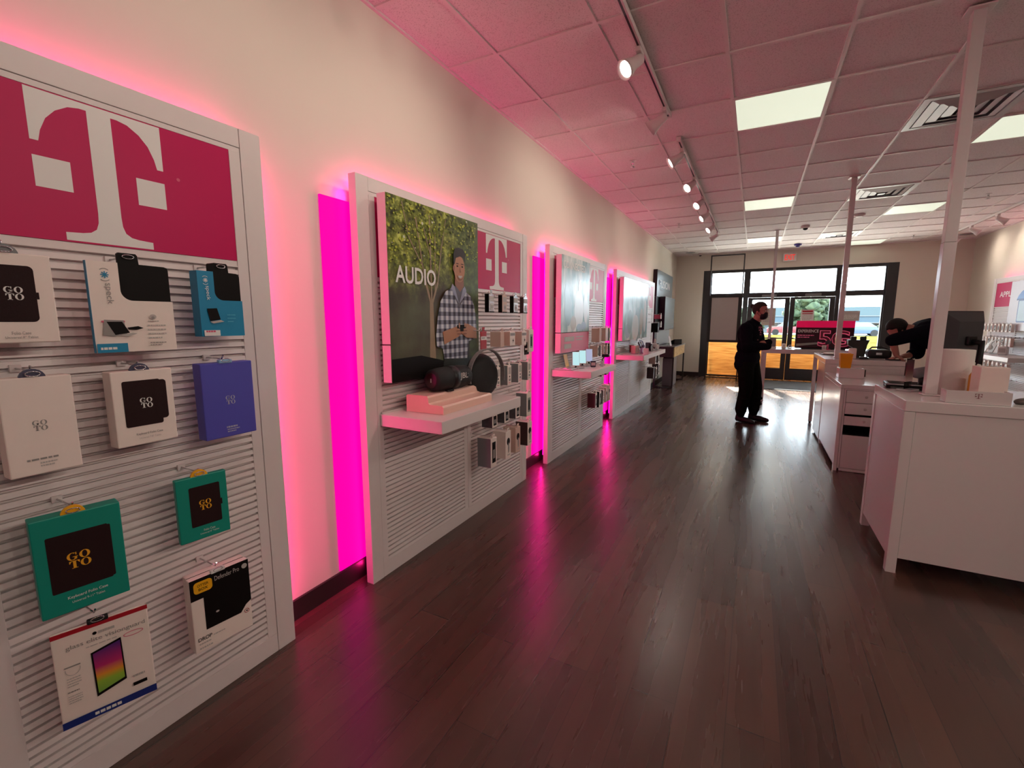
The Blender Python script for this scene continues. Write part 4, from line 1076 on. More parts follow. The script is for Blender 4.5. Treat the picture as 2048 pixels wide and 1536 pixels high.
pack('white carton with a lightning bolt, left one of the two', 3.075, 1.302, 1.412, .085, .06, -1.645, CARD, TAN, 'bolt', G2); rows2.append((3.11, 1.42, .165))
pack('white carton with a lightning bolt, right one of the two', 3.275, 1.300, 1.408, .085, .07, -1.645, CARD, TAN, 'bolt', G2); rows2.append((3.31, 1.42, .165))
pack('tall white carton with a grey picture at the pink gap, upper right', 3.41, 1.236, 1.418, .085, .05, -1.645, CARD, CARD, 'phone', G2); rows2.append((3.45, 1.425, .165))
pack('small black card below the lightning bolt cartons', 3.365, 1.215, 1.290, .075, .008, -1.66, PRINTK, None, 'card', G2)
for k, y in enumerate((2.86, 3.035, 3.215, 3.385)):
    pack('slate sided carton with white front, %s in the row behind the round speaker' % ('first', 'second', 'third', 'fourth')[k], y, 1.003, 1.155, .062, .115, -1.645, CARD, SIDEG, 'icon', G2); rows2.append((y+.03, 1.165, .165))
pack('large slate sided carton beside the shelf end', 3.37, .694, .890, .09, .10, -1.645, CARD, SIDEG, 'phone', G2); rows2.append((3.41, .90, .165))
for k, y in enumerate((2.80, 2.985, 3.17)):
    pack('small white and black carton peeking out under the shelf, %s from left' % ('first', 'second', 'third')[k], y, .715, .815, .075, .09, -1.645, CARD, mat('dark photo carton side', (.06, .06, .065), .4, vary=.6, scale=60), 'dark', G2); rows2.append((y+.035, .825, .165))
for k, (y, m, s, stl, l) in enumerate(((2.76, CARD, SIDEG, 'dark', 'slate sided white carton, leftmost of the lowest row'), (2.985, CARD, CARD, 'blob', 'white carton with dark blobs, second in the lowest row'), (3.15, TAN, TAN, 'blob', 'beige carton with dark blobs, third in the lowest row'), (3.37, CARD, KSIDE, 'blob', 'brown sided white carton at the pink gap, rightmost of the lowest row'))):
    pack(l, y, .425+.006*k, .645, .085, .115, -1.635, m, s, stl, G2); rows2.append((y+.04, .655, .175))
hooks(d2, [(y - P2Y, z, d) for y, z, d in rows2])

G3 = 'accessory packs on the third display'
h3 = []
for k, (y, z0, z1, w_, m, s, stl, l) in enumerate((
    (5.36, 1.235, 1.40, .08, TAN, TAN, '', 'brown carton right of the teal poster'),
    (5.62, 1.235, 1.40, .10, CARD, TAN, '', 'beige sided carton at the upper right of the third display'),
    (5.78, 1.235, 1.40, .06, CARD, SIDEG, 'phone', 'white carton at the pink gap, upper right of the third display'),
    (5.30, 1.06, 1.19, .05, CARD, TAN, 'dark', 'slim carton, first in the row above the phone shelf'),
    (5.43, 1.06, 1.19, .05, CARD, SIDEG, 'icon', 'slim carton, second in the row above the phone shelf'),
    (5.56, 1.06, 1.19, .05, CARD, TAN, 'dark', 'slim carton, third in the row above the phone shelf'),
    (5.69, 1.05, 1.19, .05, CARD, TAN, 'icon', 'slim carton, fourth in the row above the phone shelf'),
    (5.80, 1.03, 1.20, .06, CARD, PRINTK, 'phone', 'black edged carton at the pink gap beside the phone shelf'),
    (5.50, .80, .875, .09, CARD, PRINTK, 'dark', 'small black carton under the phone shelf'),
    (5.70, .80, .885, .09, CARD, PRINTK, 'dark', 'small black carton under the right end of the phone shelf'),
    (5.26, .44, .62, .07, CARD, mat('dark red carton side', (.10, .012, .02), .4), 'dark', 'dark red carton low on the third display'),
    (5.42, .42, .62, .09, CARD, PRINTK, 'dark', 'black sided carton low on the third display'),
    (5.57, .44, .62, .07, CARD, PRINTK, 'icon', 'narrow black sided carton low on the third display'),
    (5.70, .44, .63, .07, CARD, TAN, 'blob', 'beige sided carton low on the third display'),
    (5.83, .44, .65, .08, CARD, CARD, 'blob', 'white carton at the pink gap low on the third display'))):
    pack(l, y, z0, z1, w_, .10, -1.645, m, s, stl, G3); h3.append((y+w_/2-P3Y, z1+.01, .17))
hooks(d3, h3)
G4 = 'accessory packs on the farthest display'
h4 = []
for k, (y, z0, z1, w_, m, s, stl, l) in enumerate((
    (9.10, 1.52, 1.60, .10, CARD, PINKP, 'icon', 'small white pack high on the farthest display'),
    (8.85, 1.27, 1.44, .14, PRINTK, PRINTK, 'dark', 'black pack with a picture on the farthest display'),
    (9.15, 1.36, 1.45, .10, CARD, SIDEG, 'icon', 'white pack right of the black pack on the farthest display'),
    (8.75, .68, .86, .12, CARD, TAN, 'dark', 'white carton with dark picture under the long shelf, left'),
    (9.05, .68, .88, .12, CARD, KSIDE, 'dark', 'white carton with dark picture under the long shelf, right'),
    (8.62, .42, .62, .10, KSIDE, KSIDE, '', 'dark red brown carton low on the farthest display'),
    (8.85, .40, .60, .13, CARD, KSIDE, 'dark', 'white carton with a black blot low on the farthest display, left'),
    (9.10, .45, .66, .13, CARD, KSIDE, 'dark', 'white carton with a black blot low on the farthest display, right'))):
    pack(l, y, z0, z1, w_, .12, -1.60, m, s, stl, G4); h4.append((y+w_/2-P4Y, z1+.01, .20))
hooks(d4, h4)

# ------------------------------------------------------------------ phones on the third display's shelf
SCREEN = mat('lit phone screen', (.05, .06, .07), .2, emit=srgb(190, 236, 240), estr=.95)
SCREEN2 = mat('lit lilac phone screen', (.05, .06, .07), .2, emit=srgb(190, 196, 230), estr=.75)
ACRYL = mat('clear acrylic block', (.55, .57, .58), .06, vary=.01, spec=.7)
def phone(x, y, z, sc, label, lean=24, rz=R(24)):
    t = thing('phone_on_stand', label, 'phone', (x, y, z), rz, 'phones on the third display shelf')
    M = Matrix.Translation((0, 0, .03)) @ Matrix.Rotation(R(-lean), 4, 'X')
    b = MB(); b.box(-.038, .038, 0, .009, 0, .16, WHITE, .004, mtx=M); b.build('body', t)
    b = MB(); b.box(-.035, .035, -.0012, -.0002, .006, .154, sc, mtx=M); b.build('screen', t)
    b = MB(); b.box(-.025, .025, -.02, .07, 0, .008, ACRYL, .002); b.tube((0, .045, .008), (0, .03, .07), .010, BLACK); b.build('stand', t)
    b = MB(); b.tube((.03, .0, .004), (.09, .03, .004), .0025, BLACK, seg=6); b.build('tether', t)
phone(-1.635, 4.53, .991, SCREEN, 'white phone with lit pale screen, nearest on the third display shelf')
phone(-1.655, 4.80, .991, SCREEN, 'white phone with lit pale screen, middle one on the third display shelf')
phone(-1.665, 5.06, .991, SCREEN2, 'white phone with lilac screen, farthest on the third display shelf')
t = thing('price_card', 'small yellow card leaning under the pink poster strip', 'card', (-1.78, 4.66, .991), LW)
b = MB(); b.box(-.05, .05, -.003, 0, 0, .14, YELLOW, mtx=Matrix.Rotation(R(-14), 4, 'X')); b.build('card_face', t); b = MB(); b.box(-.04, .04, -.03, .03, 0, .006, ACRYL); b.build('base', t)
t = thing('tray', 'glossy clear tray of small cards at the near end of the phone shelf', 'tray', (-1.72, 4.45, .991))
b = MB(); b.box(-.10, .10, -.09, .09, 0, .012, ACRYL, .004); b.build('base', t)
for k in range(4): b = MB(); b.box(-.09+.045*k, -.055+.045*k, -.06, .06, .012, .016, PRINTLG if k % 2 else SILVER); b.build('card', t)
def gadget(label, x, y, z, kind, col, s=1.0, rz=0.0, cat='gadget', group='gadgets on the wall display shelves'):
    t = thing('display_gadget', label, cat, (x, y, z), rz, group)
    b = MB(); b.box(-.03*s, .03*s, -.03*s, .03*s, 0, .008*s, ACRYL, .002); b.build('base', t)
    if kind == 'camera':
        b = MB(); b.path([(0, 0, .008*s), (0, .01*s, .06*s), (.02*s, .0, .09*s)], .005*s, BLACK); b.build('stem', t)
        b = MB(); b.box(-.005*s, .06*s, -.025*s, .02*s, .085*s, .115*s, col, .004); b.tube((.06*s, 0, .1*s), (.07*s, 0, .1*s), .012*s, BLACK); b.build('head', t)
    elif kind == 'watch':
        b = MB(); b.lathe([(.036*s, -.014*s), (.040*s, -.014*s), (.040*s, .014*s), (.036*s, .014*s)], col, 24, Matrix.Translation((0, 0, .05*s)) @ Matrix.Rotation(R(90), 4, 'X')); b.build('strap', t)
        b = MB(); b.box(-.018*s, .018*s, -.02*s, .02*s, .084*s, .096*s, BLACK, .004); b.build('case', t)
    elif kind == 'slab':
        b = MB(); b.box(-.03*s, .03*s, -.004*s, .004*s, 0, .12*s, col, .003, mtx=Matrix.Translation((0, 0, .008*s)) @ Matrix.Rotation(R(-20), 4, 'X')); b.build('panel', t)
    elif kind == 'box':
        b = MB(); b.box(-.04*s, .04*s, -.03*s, .03*s, .008*s, .10*s, col, .004); b.build('body', t); b = MB(); b.box(-.03*s, .03*s, -.031*s, -.0305*s, .03*s, .08*s, PRINTLG); b.build('label_plate', t)
    elif kind == 'headset':
        b = MB(); b.path([(.05*s*math.cos(a), 0, .07*s+.06*s*math.sin(a)) for a in [PI*k/10 for k in range(11)]], .006*s, col); b.build('band', t)
        for q in (-1, 1): b = MB(); b.ball((.05*s*q, 0, .06*s), .025*s, col, 2, (.6, 1, 1)); b.build('ear_cup', t)
LILAC = mat('lilac plastic', (.30, .27, .42), .3)
gadget('black gadget on a bent stem, at the far end of the phone shelf', -1.50, 5.02, .991, 'camera', BLACK, 1.1, .3)
gadget('dark violet gadget lying in front of the phones', -1.52, 4.75, .991, 'box', mat('violet gadget', (.03, .02, .05), .3), .7, .4)
gadget('small clear block in front of the farthest phone', -1.46, 4.88, .991, 'slab', ACRYL, .5, .3)
gs = [('tan box at the near end of the long shelf', -1.62, 7.15, 'box', TAN, 1.3), ('lilac watch near the yellow box on the long shelf', -1.52, 7.22, 'watch', LILAC, 1.2), ('black slanted tablet on the long shelf', -1.56, 7.42, 'slab', BLACK, 1.5), ('lilac slanted tablet beside the black one on the long shelf', -1.60, 7.55, 'slab', LILAC, 1.4), ('lilac headset on the long shelf', -1.66, 7.75, 'headset', LILAC, 1.4), ('dark watch in the middle of the long shelf', -1.52, 7.85, 'watch', BLACK, 1.3), ('dark box at the middle of the long shelf', -1.60, 8.05, 'box', mat('plum box', (.10, .07, .10), .4), 1.4), ('white headset near the far end of the long shelf', -1.52, 8.2, 'headset', PRINTW, 1.5), ('white watch near the far end of the long shelf', -1.50, 8.32, 'watch', PRINTW, 1.2), ('grey slanted tablet at the back of the long shelf', -1.70, 8.15, 'slab', GREYP, 1.5), ('grey camera at the back of the long shelf', -1.72, 7.9, 'camera', GREYP, 1.3), ('small red topped box at the back of the long shelf', -1.74, 7.45, 'box', REDC, 1.2)]
for k, (l, x, y, kd, c, s) in enumerate(gs): gadget(l, x, y, .976, kd, c, s, R(70 + 13*(k % 4)))
t = thing('price_card', 'white price card hanging at the front of the long shelf', 'card', (-1.43, 7.05, .976), R(20))
b = MB(); b.box(-.04, .04, -.003, 0, 0, .10, PRINTW, .001, mtx=Matrix.Rotation(R(-10), 4, 'X')); b.build('card_face', t); b = MB(); b.box(-.03, .03, -.015, .015, 0, .004, ACRYL); b.build('base', t)

# ------------------------------------------------------------------ black screen display and wooden table near the corner
SCRG = mat('grey screen', (.17, .22, .24), .22, vary=.08, scale=2)
t = thing('screen_display', 'tall black wall display with two grey screens near the far left corner', 'display panel', (X0, 10.08, 0), LW)
b = MB(); b.box(0, 2.02, -.085, -.001, 1.995, 2.56, BLACK, .004); b.build('upper_case', t)
b = MB(); b.box(.01, 2.0, -.0865, -.085, 2.01, 2.545, SCRG); s = b.build('upper_screen', t)
p = Print(-.0868); p.text('FUSION', .30, 2.20, .17, PRINTLG, w=1.30, off=.01); p.bars(.30, 2.14, .5, 1, .03, PRINTK, .025); p.ell(.25, 2.30, .10, .06, PRINTK, 14); p.build('lettering', s)
b = MB(); b.box(.05, 1.95, -.07, -.001, .94, 1.99, BLACK, .004); b.build('back_panel', t)
b = MB(); b.box(.42, 1.74, -.20, -.075, 1.285, 2.01, BLACK, .004); b.build('lower_case', t)
b = MB(); b.box(.435, 1.725, -.2015, -.20, 1.30, 1.995, SCRG); b.build('lower_screen', t)
b = MB(); b.box(.25, 1.90, -.075, -.07, .94, 1.27, mat('grey panel', (.28, .28, .27), .5)); b.build('grey_panel', t)
t = thing('display_table', 'wooden table with oak drawer front on black frame legs, far left', 'table', (-1.94, 10.38, 0))
b = MB(); b.box(0, .44, 0, 1.70, .905, .925, mat('dark table top', (.10, .085, .075), .3), .003); b.build('tabletop', t)
b = MB(); b.box(.0, .415, .01, .03, .69, .904, mat('dark red brown panel', (.045, .015, .015), .4)); b.box(0, .02, .03, 1.67, .69, .904, BLACKMET); b.box(0, .415, 1.67, 1.69, .69, .904, BLACKMET); b.build('apron', t)
for k in range(2):
    b = MB(); b.box(.41, .432, .035+.82*k, .845+.82*k, .695, .90, WOODT, .003); d = b.build('drawer_front', t)
for y in (.02, 1.66):
    for x in (.01, .40):
        b = MB(); b.box(x, x+.03, y, y+.03, 0, .69, BLACKMET); b.build('leg', t)
    b = MB(); b.box(.04, .40, y, y+.03, 0, .03, BLACKMET); b.build('foot_rail', t)
t = thing('metal_bin', 'grey metal panel bin standing under the wooden table', 'bin', (-1.80, 10.75, 0))
b = MB(); b.box(0, .22, 0, .62, .01, .64, GREYP, .008); b.build('body', t); b = MB(); b.box(.01, .21, .01, .61, .641, .66, BLACK, .004); b.build('lid', t)
t = thing('card_holder', 'slim white card holder leaning on the wooden table', 'card holder', (-1.62, 10.62, .926), R(60))
b = MB(); b.box(-.03, .03, -.004, .004, 0, .22, PRINTW, .002, mtx=Matrix.Rotation(R(-16), 4, 'X')); b.build('panel', t); b = MB(); b.box(-.04, .04, -.04, .08, 0, .008, ACRYL); b.build('base', t)
t = thing('card_reader', 'black angled device at the back of the wooden table', 'device', (-1.66, 11.55, .926), R(50))
b = MB(); b.prism([(-.09, 0), (.09, 0), (.09, .05), (-.09, .12)], 'x', -.11, .11, BLACK); b.build('body', t); b = MB(); b.box(-.09, .09, -.07, .05, .085, .09, GREYP, mtx=Matrix.Rotation(R(-21), 4, 'X')); b.build('screen', t)

# ------------------------------------------------------------------ counters on the right
def drawer(parent, x0, x1, z0, z1, y, m=WHITE_GLOSS, hole=True):
    b = MB(); b.box(x0, x1, y-.006, y+.012, z0, z1, m, .002); d = b.build('drawer_front', parent)
    if hole:
        b = MB(); b.lathe([(.001, .002), (.011, .002), (.013, 0), (.001, 0)], PRINTLG, 18, Matrix.Translation(((x0+x1)*.42+.12*(x1-x0)*0, y-.006, (z0+z1)/2)) @ Matrix.Rotation(R(90), 4, 'X')); b.build('lock', d)
    return d
t = thing('service_counter', 'tall white counter at the right picture edge, nearest the camera', 'counter', (.79, 3.31, 0), 0, 'white service counters')
CW, CD = 1.9, .76
b = MB(); b.box(0, CW, 0, CD, .982, 1.045, WHITE_GLOSS, .004); b.build('countertop', t)
b = MB(); b.box(.052, CW-.052, .006, .03, .095, .9815, WHITE_GLOSS, .002); b.build('front_panel', t)
b = MB(); b.box(.004, .03, .052, CD-.052, .095, .980, WHITE_GLOSS, .002); b.build('side_panel', t)
b = MB(); b.box(.052, CW-.052, CD-.03, CD-.006, .3, .976, WHITE_GLOSS, .002); b.build('back_panel', t)
for x in (0, CW-.05):
    for y in (0, CD-.05):
        b = MB(); b.box(x, x+.05, y, y+.05, 0, .981, WHITE_GLOSS, .002); b.build('leg', t)
b = MB(); b.box(.06, CW-.06, .04, CD-.04, .098, .115, WHITE); b.build('floor_panel', t)

t = thing('drawer_cabinet', 'lower white cabinet with drawers and an open dark slot, behind the near counter', 'cabinet', (.79, 5.42, 0), 0)
b = MB(); b.box(0, 1.05, 0, 1.19, .835, .875, WHITE_GLOSS, .004); b.build('worktop', t)
b = MB(); b.box(0, .030, .0, 1.19, .06, .834, WHITE_GLOSS, .002); b.box(0, .03, .0, .05, 0, .06, WHITE_GLOSS); b.box(0, .03, 1.14, 1.19, 0, .06, WHITE_GLOSS); b.build('side_panel', t)
b = MB(); b.box(.032, .048, .0, .02, .03, .834, WHITE_GLOSS); b.box(.45, .47, 0, .02, .03, .834, WHITE_GLOSS); b.box(.048, .45, .0, .02, .005, .033, WHITE_GLOSS); b.box(.048, .45, 0, .02, .822, .834, WHITE_GLOSS); b.build('face_frame', t)
b = MB(); b.box(.032, .47, .45, .47, .03, .83, BLACK); b.box(.032, .44, .03, .45, .375, .38, BLACK); b.box(.032, .47, .04, 1.17, .065, .08, WHITE); b.build('inner_shelf', t)
drawer(t, .051, .447, .700, .819, .004); drawer(t, .051, .447, .584, .696, .004); drawer(t, .051, .447, .474, .562, .004)
b = MB(); b.box(.051, .447, -.002, .016, .037, .372, WHITE_GLOSS, .002); b.build('cabinet_door', t)
b = MB(); b.box(.475, 1.04, .02, .04, .03, .83, WHITE_GLOSS); b.build('front_panel', t)
b = MB(); b.box(.045, 1.02, .06, 1.15, 0, .06, BLACK); b.build('plinth', t)

t = thing('service_counter', 'tall white counter with one slim leg, behind the drawer cabinet', 'counter', (.79, 6.66, 0), 0, 'white service counters')
b = MB(); b.box(0, .76, 0, 1.24, .972, 1.030, WHITE_GLOSS, .004); b.build('countertop', t)
b = MB(); b.box(.0, .76, .004, .028, .03, .97, WHITE_GLOSS, .002); b.build('front_panel', t)
b = MB(); b.box(.05, .72, -.006, .004, .30, .935, WHITE_GLOSS, .003); b.build('inset_panel', t)
b = MB(); b.box(.0, .026, .03, .62, .03, .97, WHITE_GLOSS, .002); b.build('side_panel', t)
b = MB(); b.box(.70, .758, .03, .62, .03, .97, WHITE_GLOSS, .002); b.build('side_panel', t)
b = MB(); b.box(.0, .76, .60, .625, .03, .97, WHITE_GLOSS, .002); b.build('back_panel', t)
for x in (.0, .715):
    b = MB(); b.box(x, x+.045, 1.19, 1.235, .02, .971, WHITE_GLOSS, .002); l = b.build('leg', t)
    b = MB(); b.box(x+.008, x+.037, 1.198, 1.227, 0, .02, BLACK); b.build('foot', l)
b = MB(); b.box(.02, .74, .03, .61, 0, .03, BLACK); b.build('plinth', t)

t = thing('display_table', 'long white table with the dark sign in front of the doors', 'table', (.15, 9.45, 0), 0)
b = MB(); b.box(0, 1.65, 0, .95, .905, .980, WHITE_GLOSS, .003); b.build('tabletop', t)
for x in (0, 1.575):
    for y in (0, .875):
        b = MB(); b.box(x, x+.075, y, y+.075, .012, .904, WHITE_GLOSS, .003); l = b.build('leg', t)
        b = MB(); b.box(x+.01, x+.065, y+.01, y+.065, 0, .012, BLACK); b.build('foot', l)

# ------------------------------------------------------------------ floor to ceiling poles
def pole(x, y, z0, label, wd=.055):
    t = thing('square_pole', label, 'pole', (x, y, z0), 0, 'white square poles between counters and ceiling')
    h = wd/2; zt = ZC - z0
    b = MB(); b.box(-h, h, -h, h, .008, zt*.42, WHITE_GLOSS, .002); b.build('lower_tube', t)
    b = MB(); b.box(-h+.001, h-.001, -h+.001, h-.001, zt*.42+.002, zt-.012, WHITE_GLOSS, .002); b.build('upper_tube', t)
    b = MB(); b.box(-h-.03, h+.03, -h-.03, h+.03, zt-.020, zt-.010, WHITE, .003); b.build('ceiling_flange', t)
    b = MB(); b.box(-h-.012, h+.012, -h-.012, h+.012, .0, .008, WHITE, .002); b.build('base_flange', t)
pole(.972, 3.62, 1.046, 'white square pole rising from the near counter to the ceiling', .058)
pole(.935, 6.93, 1.031, 'white square pole rising from the counter with the yellow cup, middle one')
pole(.27, 10.26, .981, 'thin white square pole rising from the long table by the doors', .05)

# ------------------------------------------------------------------ things on the near counter
t = thing('paper_towel_roll', 'white paper towel roll standing beside the near pole', 'paper towel', (1.100, 3.73, 1.046))
PAPER = mat('soft white paper', (.74, .66, .63), .9, vary=.03, scale=200, bump=.15)
b = MB(); b.lathe([(.022, 0), (.086, 0), (.087, .004), (.087, .272), (.086, .276), (.022, .276)], PAPER, 40); b.build('paper', t)
b = MB(); b.lathe([(.022, .001), (.022, .274), (.019, .274), (.019, .001)], mat('brown card core', (.32, .22, .14), .8), 24); b.build('core', t)
t = thing('acrylic_tray', 'white acrylic tray with a small serif letter logo, on the near counter', 'tray', (.965, 3.33, 1.046))
b = MB(); b.box(0, .265, 0, .085, 0, .008, WHITE_GLOSS, .001); b.build('base', t)
b = MB(); b.box(0, .265, 0, .006, .008, .070, WHITE_GLOSS, .001); f = b.build('front_wall', t)
p = Print(-.0004); p.tlogo(.118, .030, .030, .028, mat('grey pink logo print', (.28, .15, .16), .5)); p.build('logo', f)
b = MB(); b.box(0, .006, .006, .085, .008, .070, WHITE_GLOSS, .001); b.build('side_wall', t)
b = MB(); b.box(.259, .265, .006, .085, .008, .070, WHITE_GLOSS, .001); b.build('side_wall', t)
t = thing('tissue_box', 'plain white box behind the acrylic tray right of the paper towel', 'box', (1.128, 3.44, 1.046))
b = MB(); b.box(0, .120, 0, .12, 0, .195, CARD, .003); b.build('carton', t)
b = MB(); b.box(.03, .09, .03, .09, .195, .197, PRINTLG); b.build('opening', t)
t = thing('sanitizer_bottle', 'amber sanitizer bottle between paper towel and white box', 'bottle', (1.168, 3.61, 1.046))
b = MB(); b.lathe([(.001, 0), (.030, .001), (.032, .01), (.032, .13), (.022, .15), (.012, .155), (.001, .156)], AMBER, 24); b.build('bottle', t)
b = MB(); b.lathe([(.012, .155), (.014, .157), (.014, .172), (.005, .175), (.005, .195)], PRINTW, 18); b.tube((0, 0, .195), (0, -.03, .195), .005, PRINTW); b.build('pump', t)
t = thing('computer_mouse', 'dark grey mouse on the near counter at the right picture edge', 'mouse', (1.345, 3.47, 1.046), R(30))
b = MB(); b.ball((0, 0, .012), .06, mat('warm grey plastic', (.10, .075, .07), .4), 3, (1.25, .6, .38)); 
for v in b.bm.verts: v.co.z = max(v.co.z, 0)
b.build('shell', t); b = MB(); b.tube((-.05, 0, .022), (-.035, 0, .026), .004, BLACK); b.build('wheel', t)
t = thing('tablet_dock', 'black tablet dock lying flat on the near counter', 'tablet dock', (.915, 3.93, 1.046), R(-6))
b = MB(); b.box(-.10, .10, -.085, .085, .012, .035, BLACK, .006); b.build('frame', t)
b = MB(); b.box(-.085, .085, -.07, .07, .0352, .0362, mat('grey green screen', (.08, .10, .10), .1)); b.build('screen', t)
for x in (-.085, .085):
    for y in (-.07, .07): b = MB(); b.tube((x, y, 0), (x, y, .013), .012, BLACK); b.build('foot', t)
b = MB(); b.box(-.098, .098, -.0865, -.085, .026, .033, SILVER); b.build('edge_trim', t)
t = thing('sign_holder', 'upright clear acrylic sign holder with pink insert left of the near pole', 'sign holder', (.905, 3.78, 1.046), R(52))
b = MB(); b.box(-.045, .045, -.002, .002, .012, .21, GLASS); b.build('clear_sheet', t)
b = MB(); b.box(-.040, .040, -.0012, .0012, .06, .20, grad_mat('poster insert print', [(0, srgb(210, 190, 185)), (.35, srgb(150, 120, 110)), (.6, srgb(120, 40, 70)), (1, srgb(70, 40, 44))], 'Z', .06, .2)); b.build('insert', t)
b = MB(); b.box(-.05, .05, -.04, .04, 0, .012, ACRYL, .002); b.build('base', t)
t = thing('barcode_scanner', 'grey and black barcode scanner on a cradle just left of the near pole', 'scanner', (.985, 3.86, 1.046), R(20))
b = MB(); b.lathe([(.001, -.05), (.026, -.048), (.034, -.03), (.034, .04), (.028, .05), (.001, .052)], GREYP, 24, Matrix.Translation((0, 0, .115)) @ Matrix.Rotation(R(78), 4, 'Y')); b.build('head', t)
b = MB(); b.tube((0, 0, .10), (.01, .0, .015), .016, BLACK, .02); b.build('handle', t); b = MB(); b.lathe([(.001, 0), (.05, 0), (.046, .014), (.001, .018)], BLACK, 24); b.build('cradle', t)
b = MB(); b.path([(.03, .02, .01), (.07, .04, .03), (.05, .09, .02), (.0, .1, .008)], .004, BLACK); b.build('cable', t)
t = thing('computer_monitor', 'black computer monitor seen from behind, right of the near pole', 'monitor', (1.26, 4.22, 1.046-.0), R(180+38))
b = MB(); b.box(-.17, .17, -.018, -.002, .16, .515, BLACK, .004); b.build('bezel', t)
b = MB(); b.box(-.16, .16, -.0186, -.018, .175, .505, mat('dark screen', (.01, .01, .012), .08)); b.build('screen', t)
b = MB()
vs = []
b.box(-.165, .165, 0, .055, .165, .51, mat('glossy dark back shell', (.05, .05, .055), .28), .0)
for v in b.bm.verts:
    if v.co.y > .03: v.co.x *= .62; v.co.z = .335 + (v.co.z - .335)*.62
b.build('back_shell', t)
b = MB(); b.box(-.04, .04, .05, .075, .285, .345, BLACK, .008); b.tube((0, .075, .31), (0, .13, .30), .017, BLACK); b.tube((0, .125, .32), (0, .125, .012), .016, BLACK); b.build('stand_arm', t)
b = MB(); b.box(-.10, .10, .03, .19, 0, .012, BLACK, .004); b.build('stand_foot', t)

# ------------------------------------------------------------------ on the drawer cabinet and the counter behind it
t = thing('storage_box', 'flat white box under the yellow cup', 'box', (.845, 6.02, .876))
b = MB(); b.box(0, .225, 0, .16, 0, .105, WHITE_GLOSS, .003); b.build('carton', t); b = MB(); b.box(.226, .240, .02, .13, .02, .095, KSIDE, .003); b.build('dark_end', t)
t = thing('plastic_cup', 'square yellow cup standing on a flat white box', 'cup', (.905, 6.10, .982))
b = MB()
for (a0, z0), (a1, z1) in (((.046, 0), (.056, .155)),):
    o = [(-a0, -a0, z0), (a0, -a0, z0), (a0, a0, z0), (-a0, a0, z0)]; q = [(-a1, -a1, z1), (a1, -a1, z1), (a1, a1, z1), (-a1, a1, z1)]
    i0 = .92; I = [(x*i0, y*i0, z) for x, y, z in q]; J = [(x*.9, y*.9, .01) for x, y, z in o]
    for k in range(4):
        j = (k+1) % 4
        b.quad([o[k], o[j], q[j], q[k]], ORANGE); b.quad([q[k], q[j], I[j], I[k]], ORANGE); b.quad([I[k], I[j], J[j], J[k]], ORANGE)
    b.quad(o[::-1], ORANGE); b.quad(J, ORANGE)
o = b.build('cup_body', t); b = MB(); b.box(-.058, .058, -.058, -.052, .145, .157, ORANGE, .002); b.box(-.058, .058, .052, .058, .145, .157, ORANGE, .002); b.build('rim', t)
t = thing('small_carton', 'small upright white carton behind the yellow cup', 'box', (1.045, 6.86, 1.031))
b = MB(); b.box(0, .075, 0, .06, 0, .125, CARD, .003); b.build('carton', t); b = MB(); b.box(.01, .065, .005, .055, .125, .128, PRINTLG); b.build('lid', t)
t = thing('black_terminal', 'black card terminal with two stubby gadgets on top, on the counter by the middle pole', 'terminal', (1.17, 7.15, 1.031))
b = MB(); b.prism([(-.05, 0), (.07, 0), (.09, .16), (.11, .22), (-.11, .22), (-.10, .15), (-.05, .12)], 'y', -.05, .06, mat('dark olive plastic', (.02, .017, .013), .35)); b.build('body', t)
for x in (-.05, .05): b = MB(); b.box(x-.03, x+.03, -.03, .03, .22, .262, BLACK, .006); b.build('gadget_head', t)
b = MB(); b.path([(.07, 0, .262), (.09, 0, .285), (.12, 0, .28)], .004, BLACK); b.build('antenna', t)
b = MB(); b.box(-.09, .10, -.08, .08, 0, .012, BLACK, .003); b.build('base', t)
t = thing('shoulder_bag', 'black bag lying on the counter under the leaning person', 'bag', (1.40, 7.16, 1.031))
b = MB(); b.box(-.13, .11, -.09, .09, 0, .105, mat('black leather', (.012, .014, .016), .4, vary=.3, scale=60, bump=.3), .035, 4); b.build('body', t)
b = MB(); b.path([(-.12, 0, .08), (-.08, .01, .13), (.02, .0, .135), (.10, 0, .10)], .009, BLACK); b.build('strap', t)
b = MB(); b.box(-.05, .01, -.094, -.088, .04, .07, CHROME, .002); b.build('buckle', t)
t = thing('paper_pad', 'pale notepad on a dark clipboard by the middle pole', 'notepad', (1.0, 7.50, 1.031), R(4))
b = MB(); b.box(-.17, .17, -.1, .12, 0, .012, KSIDE, .002); b.build('clipboard', t); b = MB(); b.box(-.13, .16, -.08, .11, .012, .026, CARD, .002); b.build('paper', t)
t = thing('phone_handset', 'black phone lying under the leaning hand', 'phone', (1.50, 6.86, 1.031), R(15))
b = MB(); b.box(-.09, .09, -.04, .04, 0, .010, BLACK, .004); b.build('body', t); b = MB(); b.box(-.08, .08, -.034, .034, .0101, .0106, mat('dark screen', (.01, .01, .012), .08)); b.build('screen', t)
t = thing('stapler', 'small black and silver device beside the bag on the middle counter', 'device', (1.20, 6.86, 1.031))
b = MB(); b.box(-.05, .04, -.03, .03, 0, .02, BLACK, .005); b.build('base', t); b = MB(); b.box(-.045, .03, -.02, .02, .02, .03, SILVER, .003); b.build('top_plate', t)
t = thing('photo_panel', 'small dark brown panel leaning on the end of the middle counter', 'panel', (1.556, 6.70, .70))
b = MB(); b.box(0, .035, 0, .35, .02, .31, KSIDE, .003); b.build('panel', t); b = MB(); b.box(0, .035, .02, .33, 0, .02, WHITE); b.build('bracket', t)

